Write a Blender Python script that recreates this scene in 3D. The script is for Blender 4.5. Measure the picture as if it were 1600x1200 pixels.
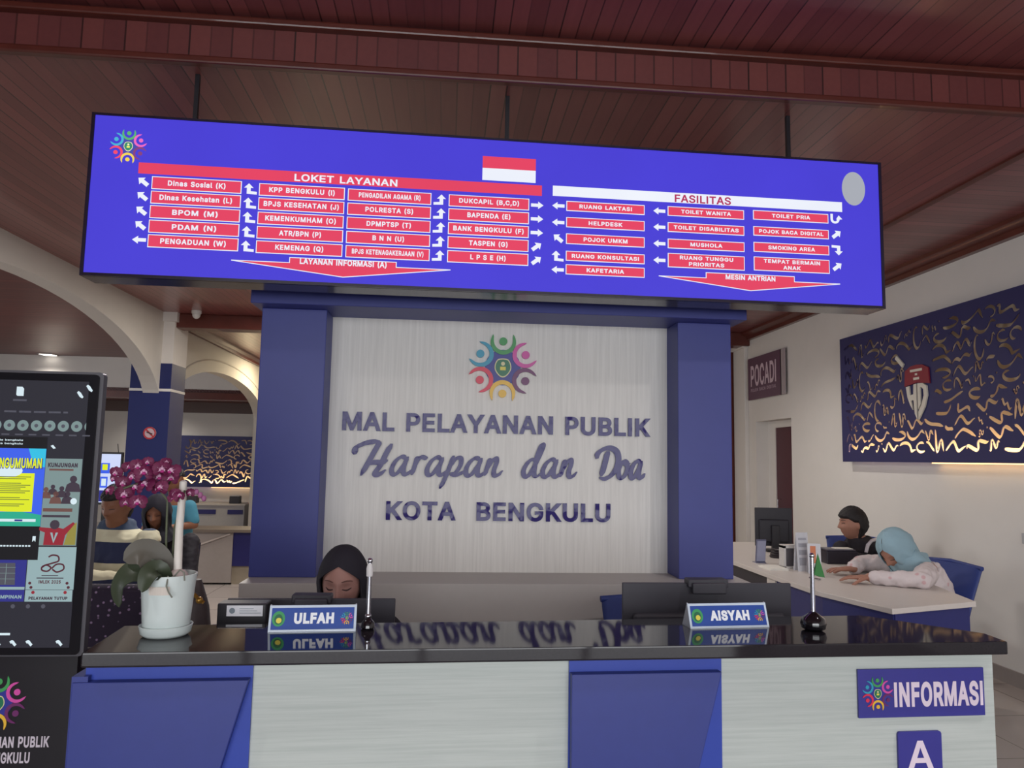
import bpy, bmesh, math, random
from mathutils import Vector, Matrix, Euler
from mathutils.geometry import delaunay_2d_cdt
for _o in list(bpy.data.objects): bpy.data.objects.remove(_o)
SC = bpy.context.scene
COL = SC.collection
PI = math.pi
def rad(a): return math.radians(a)

# ------------------------------------------------------------------ camera
EYE = 1.44
cd = bpy.data.cameras.new('camera'); cam = bpy.data.objects.new('camera', cd); COL.objects.link(cam)
cd.sensor_fit = 'HORIZONTAL'; cd.sensor_width = 36.0; cd.lens = 36.0*1150/1600
cd.clip_start = 0.05; cd.clip_end = 200
_yaw, _pit, _rol = rad(4.95), rad(5.8), rad(1.05)
_f = Vector((math.sin(_yaw)*math.cos(_pit), math.cos(_yaw)*math.cos(_pit), math.sin(_pit)))
_r = Vector((math.cos(_yaw), -math.sin(_yaw), 0)); _u = _r.cross(_f)
_r2 = _r*math.cos(_rol)+_u*math.sin(_rol); _u2 = -_r*math.sin(_rol)+_u*math.cos(_rol)
cam.matrix_world = Matrix(((_r2.x,_u2.x,-_f.x,0),(_r2.y,_u2.y,-_f.y,0),(_r2.z,_u2.z,-_f.z,EYE),(0,0,0,1)))
SC.camera = cam

# ------------------------------------------------------------------ world, lights, exposure
def lin(c):
    c = c/255.0
    return c/12.92 if c <= .04045 else ((c+.055)/1.055)**2.4
def rgb(r, g, b): return (lin(r), lin(g), lin(b), 1.0)
w = bpy.data.worlds.new('world'); SC.world = w; w.use_nodes = True
w.node_tree.nodes['Background'].inputs[0].default_value = (.72, .80, .92, 1)
w.node_tree.nodes['Background'].inputs[1].default_value = .9
vs = SC.view_settings
vs.view_transform = 'Standard'; vs.look = 'None'; vs.gamma = 1.0; vs.use_curve_mapping = False
vs.exposure = 0.0
def area(name, loc, rot, sx, sy, power, color=(1,1,1), spread=180):
    l = bpy.data.lights.new(name, 'AREA'); l.shape = 'RECTANGLE'; l.size = sx; l.size_y = sy
    l.energy = power; l.color = color; l.spread = rad(spread)
    o = bpy.data.objects.new(name, l); o.location = loc; o.rotation_euler = rot; COL.objects.link(o); return o
def spot(name, loc, power, color, size=110, blend=.8, radius=.04):
    l = bpy.data.lights.new(name, 'SPOT'); l.energy = power; l.color = color; l.spot_size = rad(size); l.spot_blend = blend
    l.shadow_soft_size = radius
    o = bpy.data.objects.new(name, l); o.location = loc; COL.objects.link(o); return o
# daylight through the glazed entrance front behind the camera
area('daylight_front', (0.2, -9.0, 2.6), (rad(88), 0, 0), 15, 5.2, 1300, (.98, .99, 1.0))
# fill light added on the unseen left side of the hall, past the kiosk
area('fill_left_hall', (-8.8, 6.5, 1.6), (rad(90), 0, rad(-90)), 6.0, 2.0, 130, (.95, .98, 1.0))
# recessed lamps of the left hall, with added fill lights that have no fixtures
area('ceiling_panel_arch', (-2.5, 12.6, 3.07), (0, 0, 0), .5, .5, 75, (1.0, .86, .58))
area('fill_arcade', (-1.7, 8.0, 3.07), (0, 0, 0), .5, .5, 45, (1.0, .95, .86))  # added fill to brighten the arcade wall, no fixture here
spot('downlight_hall', (-6.9, 13.0, 3.02), 80, (1.0, .95, .85), 140)
spot('downlight_lobby', (-5.9, 15.1, 2.46), 45, (1.0, .95, .85), 150)
spot('downlight_lobby_panel', (-4.4, 15.1, 2.46), 9, (1.0, .9, .75), 140)
spot('fill_desks', (2.2, 6.6, 3.0), 75, (1.0, .95, .88), 150)  # unseen light added as fill over the side desks
spot('fill_desk_side', (1.9, 4.3, 3.0), 26, (1.0, .96, .92), 150)  # extra fill added towards the right wall, no lamp here
spot('fill_entrance_right', (2.3, 1.2, 3.25), 90, (1.0, .96, .94), 155)  # fill added under the entrance ceiling, right half, no fixture
spot('fill_entrance_left', (-1.9, 1.0, 3.25), 60, (1.0, .96, .94), 155)  # fill added under the entrance ceiling, left half, no fixture
area('fill_middle', (-1.3, 5.4, 3.07), (0, 0, 0), .6, .6, 65, (1.0, .96, .92))  # added fill for the arcade face, out of view behind the sign

# ------------------------------------------------------------------ materials
MATS = {}
def nodes(name):
    m = bpy.data.materials.new(name); m.use_nodes = True
    nt = m.node_tree; b = nt.nodes['Principled BSDF']; MATS[name] = m
    return m, nt, b
def link(nt, a, b): nt.links.new(a, b)
def M(name, c=None, rough=.5, metal=0.0, emit=0.0, spec=.5, coat=0.0, var=.06, scale=30, bump=0.0, alpha=1.0, trans=0.0, ior=1.45):
    """plain procedural material: a colour with a little noise in value and an optional bump"""
    if name in MATS: return MATS[name]
    m, nt, b = nodes(name)
    col = rgb(*c)
    tc = nt.nodes.new('ShaderNodeTexCoord'); nz = nt.nodes.new('ShaderNodeTexNoise'); nz.inputs['Scale'].default_value = scale
    link(nt, tc.outputs['Object'], nz.inputs['Vector'])
    mx = nt.nodes.new('ShaderNodeMix'); mx.data_type = 'RGBA'
    mx.inputs[6].default_value = [min(1, x*(1-var)) for x in col[:3]]+[1]
    mx.inputs[7].default_value = [min(1, x*(1+var)) for x in col[:3]]+[1]
    link(nt, nz.outputs['Fac'], mx.inputs[0]); link(nt, mx.outputs[2], b.inputs['Base Color'])
    b.inputs['Roughness'].default_value = rough; b.inputs['Metallic'].default_value = metal
    b.inputs['Specular IOR Level'].default_value = spec; b.inputs['Coat Weight'].default_value = coat
    b.inputs['Coat Roughness'].default_value = .05
    b.inputs['Transmission Weight'].default_value = trans; b.inputs['IOR'].default_value = ior
    b.inputs['Alpha'].default_value = alpha
    if emit > 0:
        link(nt, mx.outputs[2], b.inputs['Emission Color']); b.inputs['Emission Strength'].default_value = emit
    if bump > 0:
        bp = nt.nodes.new('ShaderNodeBump'); bp.inputs['Strength'].default_value = bump; bp.inputs['Distance'].default_value = .01
        link(nt, nz.outputs['Fac'], bp.inputs['Height']); link(nt, bp.outputs['Normal'], b.inputs['Normal'])
    return m
def GLOW(name, c, strength=1.0):
    """pixels of a lit screen"""
    if name in MATS: return MATS[name]
    m, nt, b = nodes(name)
    b.inputs['Base Color'].default_value = (.01, .01, .01, 1); b.inputs['Roughness'].default_value = .5; b.inputs['Specular IOR Level'].default_value = .12
    tc = nt.nodes.new('ShaderNodeTexCoord'); nz = nt.nodes.new('ShaderNodeTexNoise'); nz.inputs['Scale'].default_value = 2.5
    link(nt, tc.outputs['Object'], nz.inputs['Vector'])
    col = rgb(*c); mx = nt.nodes.new('ShaderNodeMix'); mx.data_type = 'RGBA'
    mx.inputs[6].default_value = [x*.93 for x in col[:3]]+[1]; mx.inputs[7].default_value = [min(1, x*1.07) for x in col[:3]]+[1]
    link(nt, nz.outputs['Fac'], mx.inputs[0])
    link(nt, mx.outputs[2], b.inputs['Emission Color']); b.inputs['Emission Strength'].default_value = strength
    return m
def math_node(nt, op, a=None, b=None):
    n = nt.nodes.new('ShaderNodeMath'); n.operation = op
    for i, v in enumerate((a, b)):
        if v is None: continue
        if isinstance(v, (int, float)): n.inputs[i].default_value = v
        else: link(nt, v, n.inputs[i])
    return n.outputs[0]
def PLANK(name, axis, pitch, c1, c2, rough=.3, coat=.3):
    """tongue-and-groove boards laid side by side along one axis"""
    m, nt, b = nodes(name)
    tc = nt.nodes.new('ShaderNodeTexCoord'); sp = nt.nodes.new('ShaderNodeSeparateXYZ'); link(nt, tc.outputs['Object'], sp.inputs[0])
    u = math_node(nt, 'DIVIDE', sp.outputs[axis], pitch)
    fr = math_node(nt, 'FRACT', u); fl = math_node(nt, 'FLOOR', u)
    wn = nt.nodes.new('ShaderNodeTexWhiteNoise'); wn.noise_dimensions = '1D'; link(nt, fl, wn.inputs['W'])
    mp = nt.nodes.new('ShaderNodeMapping'); sc = [14, 14, 14]; sc[1-axis if axis < 2 else 1] = 1.2; mp.inputs['Scale'].default_value = sc
    link(nt, tc.outputs['Object'], mp.inputs[0])
    nz = nt.nodes.new('ShaderNodeTexNoise'); nz.inputs['Scale'].default_value = 3; nz.inputs['Detail'].default_value = 6; link(nt, mp.outputs[0], nz.inputs['Vector'])
    k = math_node(nt, 'ADD', math_node(nt, 'MULTIPLY', wn.outputs['Value'], .55), math_node(nt, 'MULTIPLY', nz.outputs['Fac'], .45))
    mx = nt.nodes.new('ShaderNodeMix'); mx.data_type = 'RGBA'; mx.inputs[6].default_value = rgb(*c1); mx.inputs[7].default_value = rgb(*c2); link(nt, k, mx.inputs[0])
    gr = math_node(nt, 'LESS_THAN', fr, .085)
    wv = math_node(nt, 'MULTIPLY', gr, math_node(nt, 'ADD', math_node(nt, 'MULTIPLY', wn.outputs['Value'], .75), .2))
    m2 = nt.nodes.new('ShaderNodeMix'); m2.data_type = 'RGBA'; link(nt, wv, m2.inputs[0]); link(nt, mx.outputs[2], m2.inputs[6]); m2.inputs[7].default_value = rgb(30, 12, 14)
    link(nt, m2.outputs[2], b.inputs['Base Color']); b.inputs['Roughness'].default_value = rough; b.inputs['Coat Weight'].default_value = coat; b.inputs['Coat Roughness'].default_value = .12
    bp = nt.nodes.new('ShaderNodeBump'); bp.inputs['Distance'].default_value = .004; bp.inputs['Strength'].default_value = .5; bp.invert = True
    link(nt, gr, bp.inputs['Height']); link(nt, bp.outputs['Normal'], b.inputs['Normal'])
    return m
def GRAIN(name, c1, c2, scale, rough=.45, spec=.4):
    """laminate with a fine grain stretched by scale (x, y, z)"""
    m, nt, b = nodes(name)
    tc = nt.nodes.new('ShaderNodeTexCoord'); mp = nt.nodes.new('ShaderNodeMapping'); mp.inputs['Scale'].default_value = scale; link(nt, tc.outputs['Object'], mp.inputs[0])
    nz = nt.nodes.new('ShaderNodeTexNoise'); nz.inputs['Scale'].default_value = 1; nz.inputs['Detail'].default_value = 5; nz.inputs['Roughness'].default_value = .65; link(nt, mp.outputs[0], nz.inputs['Vector'])
    cr = nt.nodes.new('ShaderNodeValToRGB'); cr.color_ramp.elements[0].position = .35; cr.color_ramp.elements[1].position = .62
    cr.color_ramp.elements[0].color = rgb(*c1); cr.color_ramp.elements[1].color = rgb(*c2); link(nt, nz.outputs['Fac'], cr.inputs[0])
    link(nt, cr.outputs[0], b.inputs['Base Color']); b.inputs['Roughness'].default_value = rough; b.inputs['Specular IOR Level'].default_value = spec
    return m
def TILE(name, c1, c2, size, rough=.15):
    m, nt, b = nodes(name)
    tc = nt.nodes.new('ShaderNodeTexCoord'); bk = nt.nodes.new('ShaderNodeTexBrick'); bk.offset = 0
    bk.inputs['Scale'].default_value = 1; bk.inputs['Brick Width'].default_value = size; bk.inputs['Row Height'].default_value = size; bk.inputs['Mortar Size'].default_value = .004
    bk.inputs['Color1'].default_value = rgb(*c1); bk.inputs['Color2'].default_value = rgb(*c2); bk.inputs['Mortar'].default_value = rgb(120, 112, 108)
    link(nt, tc.outputs['Object'], bk.inputs['Vector']); link(nt, bk.outputs['Color'], b.inputs['Base Color']); b.inputs['Roughness'].default_value = rough
    return m
def FLECK(name, c1, c2, scale, thr=.28, rough=.8):
    """cloth printed with small pale flecks"""
    m, nt, b = nodes(name)
    tc = nt.nodes.new('ShaderNodeTexCoord'); vo = nt.nodes.new('ShaderNodeTexVoronoi'); vo.inputs['Scale'].default_value = scale; link(nt, tc.outputs['Object'], vo.inputs['Vector'])
    cr = nt.nodes.new('ShaderNodeValToRGB'); cr.color_ramp.elements[0].position = thr*.6; cr.color_ramp.elements[1].position = thr
    cr.color_ramp.elements[0].color = rgb(*c2); cr.color_ramp.elements[1].color = rgb(*c1); link(nt, vo.outputs['Distance'], cr.inputs[0])
    link(nt, cr.outputs[0], b.inputs['Base Color']); b.inputs['Roughness'].default_value = rough
    return m
def BANDS(name, axis, stops, rough=.85):
    """cloth woven in bands: stops = [(object coordinate, colour), ...] ascending"""
    m, nt, b = nodes(name)
    tc = nt.nodes.new('ShaderNodeTexCoord'); sp = nt.nodes.new('ShaderNodeSeparateXYZ'); link(nt, tc.outputs['Object'], sp.inputs[0])
    mr = nt.nodes.new('ShaderNodeMapRange'); lo, hi = stops[0][0], stops[-1][0]+.1
    mr.inputs['From Min'].default_value = lo; mr.inputs['From Max'].default_value = hi; link(nt, sp.outputs[axis], mr.inputs['Value'])
    cr = nt.nodes.new('ShaderNodeValToRGB'); cr.color_ramp.interpolation = 'CONSTANT'
    cr.color_ramp.elements[0].position = 0; cr.color_ramp.elements[0].color = rgb(*stops[0][1]); cr.color_ramp.elements[1].position = 1; cr.color_ramp.elements[1].color = rgb(*stops[-1][1])
    for p, c in stops[1:]: cr.color_ramp.elements.new((p-lo)/(hi-lo)).color = rgb(*c)
    link(nt, mr.outputs[0], cr.inputs[0]); link(nt, cr.outputs[0], b.inputs['Base Color']); b.inputs['Roughness'].default_value = rough
    return m

# ------------------------------------------------------------------ mesh building
class MB:
    def __init__(s): s.v = []; s.f = []; s.m = []
    def geo(s, vs_, fs_, mi=0, mat=None):
        n = len(s.v)
        s.v += [tuple(mat @ Vector(p)) if mat is not None else tuple(p) for p in vs_]
        s.f += [tuple(i+n for i in f) for f in fs_]; s.m += [mi]*len(fs_); return s
    def box(s, c, d, mi=0, rot=None):
        x, y, z = d[0]/2, d[1]/2, d[2]/2
        P = [Vector((a*x, b_*y, e*z)) for a in (-1, 1) for b_ in (-1, 1) for e in (-1, 1)]
        R = Euler(rot).to_matrix() if rot else None
        P = [(R @ p if R else p)+Vector(c) for p in P]
        return s.geo(P, [(0,1,3,2),(4,6,7,5),(0,4,5,1),(2,3,7,6),(0,2,6,4),(1,5,7,3)], mi)
    def bb(s, a, b, mi=0):
        return s.box([(a[i]+b[i])/2 for i in range(3)], [abs(b[i]-a[i]) for i in range(3)], mi)
    def prism(s, pts, lo, hi, axes='xz', mi=0):
        """polygon pts in the plane of axes, extruded along the third axis from lo to hi"""
        ia, ib = 'xyz'.index(axes[0]), 'xyz'.index(axes[1]); ic = 3-ia-ib; n = len(pts)
        V_ = []
        for h in (lo, hi):
            for p in pts:
                q = [0, 0, 0]; q[ia], q[ib], q[ic] = p[0], p[1], h; V_.append(q)
        F_ = [tuple(range(n)), tuple(range(2*n-1, n-1, -1))]+[(i, (i+1) % n, n+(i+1) % n, n+i) for i in range(n)]
        return s.geo(V_, F_, mi)
    def flat(s, pts, o, ex, ez, mi=0):
        """flat polygon at o spanned by ex, ez"""
        return s.geo([Vector(o)+Vector(ex)*p[0]+Vector(ez)*p[1] for p in pts], [tuple(range(len(pts)))], mi)
    def tube(s, path, rr, n=10, mi=0, cap=True):
        P = [Vector(p) for p in path]; R_ = rr if isinstance(rr, (list, tuple)) else [rr]*len(P)
        V_ = []; up = None
        for i, p in enumerate(P):
            t = (P[min(i+1, len(P)-1)]-P[max(i-1, 0)]).normalized()
            if up is None: up = Vector((0, 0, 1)) if abs(t.z) < .9 else Vector((1, 0, 0))
            a = (up-t*up.dot(t)).normalized(); b_ = t.cross(a); up = a
            V_ += [p+(a*math.cos(2*PI*k/n)+b_*math.sin(2*PI*k/n))*R_[i] for k in range(n)]
        F_ = [(i*n+k, i*n+(k+1) % n, (i+1)*n+(k+1) % n, (i+1)*n+k) for i in range(len(P)-1) for k in range(n)]
        if cap: F_ += [tuple(range(n-1, -1, -1)), tuple(range((len(P)-1)*n, len(P)*n))]
        return s.geo(V_, F_, mi)
    def lathe(s, prof, c, n=32, mi=0, mat=None):
        V_ = []
        for r, z in prof: V_ += [Vector((r*math.cos(2*PI*k/n), r*math.sin(2*PI*k/n), z)) for k in range(n)]
        F_ = [(i*n+k, i*n+(k+1) % n, (i+1)*n+(k+1) % n, (i+1)*n+k) for i in range(len(prof)-1) for k in range(n)]
        F_ += [tuple(range(n-1, -1, -1)), tuple(range((len(prof)-1)*n, len(prof)*n))]
        V_ = [(mat @ p if mat is not None else p)+Vector(c) for p in V_]
        return s.geo(V_, F_, mi)
    def ball(s, c, r, n=14, mi=0, rot=None):
        r = (r, r, r) if isinstance(r, (int, float)) else r
        R = Euler(rot).to_matrix() if rot else None; V_ = []; F_ = []
        for i in range(1, n):
            th = PI*i/n
            for k in range(2*n):
                ph = PI*k/n; p = Vector((r[0]*math.sin(th)*math.cos(ph), r[1]*math.sin(th)*math.sin(ph), r[2]*math.cos(th))); V_.append((R @ p if R else p)+Vector(c))
        m_ = 2*n
        F_ += [(i*m_+k, (i+1)*m_+k, (i+1)*m_+(k+1) % m_, i*m_+(k+1) % m_) for i in range(n-2) for k in range(m_)]
        F_ += [tuple(range(m_)), tuple(range((n-1)*m_-1, (n-2)*m_-1, -1))]
        return s.geo(V_, F_, mi)
    def loft(s, rings, n=20, mi=0, power=2.0):
        """rings = [(centre, vector a, vector b)], closed with caps; power > 2 squares the section"""
        V_ = []
        for c, a, b_ in rings:
            for k in range(n):
                t = 2*PI*k/n; ct, st = math.cos(t), math.sin(t)
                x = math.copysign(abs(ct)**(2/power), ct); y = math.copysign(abs(st)**(2/power), st)
                V_.append(Vector(c)+Vector(a)*x+Vector(b_)*y)
        F_ = [(i*n+k, i*n+(k+1) % n, (i+1)*n+(k+1) % n, (i+1)*n+k) for i in range(len(rings)-1) for k in range(n)]
        F_ += [tuple(range(n-1, -1, -1)), tuple(range((len(rings)-1)*n, len(rings)*n))]
        return s.geo(V_, F_, mi)
    def capsule(s, p0, r0, p1, r1, n=14, mi=0):
        p0, p1 = Vector(p0), Vector(p1); t = (p1-p0).normalized(); path = []; rr = []
        for k in (80, 60, 40, 20, 0): path.append(p0-t*r0*math.sin(rad(k))); rr.append(r0*math.cos(rad(k)))
        for k in (0, 20, 40, 60, 80): path.append(p1+t*r1*math.sin(rad(k))); rr.append(r1*math.cos(rad(k)))
        return s.tube(path, rr, n, mi)
WL = {}
def raw(name, me, parent=None, loc=(0, 0, 0), rot=(0, 0, 0)):
    o = bpy.data.objects.new(name, me); COL.objects.link(o); o.parent = parent; o.location = loc; o.rotation_euler = rot; return o
def obj(name, mb, mats, parent=None, local=False, smooth=False, bevel=0.0, loc=None, rot=(0, 0, 0)):
    """link a mesh; world coordinates are made relative to an unrotated parent (or to loc) unless local"""
    me = bpy.data.meshes.new(name)
    off = Vector((0, 0, 0))
    if not local:
        if parent is not None: off = WL.get(parent.name, Vector((0, 0, 0)))
        elif loc is not None: off = Vector(loc)
    me.from_pydata([tuple(Vector(p)-off) for p in mb.v], [], mb.f)
    for m_ in (mats if isinstance(mats, (list, tuple)) else [mats]): me.materials.append(m_)
    for p, i in zip(me.polygons, mb.m): p.material_index = i
    bm = bmesh.new(); bm.from_mesh(me)
    bmesh.ops.recalc_face_normals(bm, faces=bm.faces)
    big = [f for f in bm.faces if len(f.verts) > 4]
    if big: bmesh.ops.triangulate(bm, faces=big)
    bm.to_mesh(me); bm.free()
    if smooth:
        for p in me.polygons: p.use_smooth = True
        try: me.set_sharp_from_angle(angle=rad(45))
        except Exception: pass
    o = raw(name, me, parent, (loc if (loc is not None and parent is None) else (0, 0, 0)), rot)
    WL[o.name] = off
    if bevel > 0:
        b_ = o.modifiers.new('bevel', 'BEVEL'); b_.width = bevel; b_.segments = 2; b_.limit_method = 'ANGLE'; b_.angle_limit = rad(40)
    return o
def thing(name, label, cat, loc=(0, 0, 0), rotz=0.0, group=None):
    o = bpy.data.objects.new(name, None); COL.objects.link(o); o.location = loc; o.rotation_euler = (0, 0, rotz); o.empty_display_size = .1
    o['label'] = label; o['category'] = cat
    if group: o['group'] = group
    WL[o.name] = Vector(loc); return o
def tag(o, label, cat, group=None):
    o['label'] = label; o['category'] = cat
    if group: o['group'] = group
    return o
def struct(name, mb, mats, parent=None, **k):
    o = obj(name, mb, mats, parent, **k)
    if parent is None: o['kind'] = 'structure'
    return o
def evaluated(o):
    bpy.context.view_layer.update(); dg = bpy.context.evaluated_depsgraph_get()
    return bpy.data.meshes.new_from_object(o.evaluated_get(dg))
def fuse(mb, voxel=.006, it=4):
    """union of overlapping shapes as one continuous skin; returns (verts, faces)"""
    me = bpy.data.meshes.new('fuse'); me.from_pydata(mb.v, [], mb.f)
    bm = bmesh.new(); bm.from_mesh(me); bmesh.ops.recalc_face_normals(bm, faces=bm.faces); bm.to_mesh(me); bm.free()
    o = raw('fuse', me); r = o.modifiers.new('r', 'REMESH'); r.mode = 'VOXEL'; r.voxel_size = voxel
    if it: s_ = o.modifiers.new('s', 'SMOOTH'); s_.iterations = it; s_.factor = .5
    e = evaluated(o); V_ = [tuple(v.co) for v in e.vertices]; F_ = [tuple(p.vertices) for p in e.polygons]
    bpy.data.objects.remove(o); bpy.data.meshes.remove(e); bpy.data.meshes.remove(me)
    return V_, F_
_cl = bpy.data.textures.new('cloth_folds', 'CLOUDS'); _cl.noise_scale = .055; _cl.noise_depth = 2
def folds(o, strength):
    """soft creases in a garment"""
    d = o.modifiers.new('folds', 'DISPLACE'); d.texture = _cl; d.texture_coords = 'GLOBAL'; d.strength = strength; d.mid_level = .5
    return o
TX = {}
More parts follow.
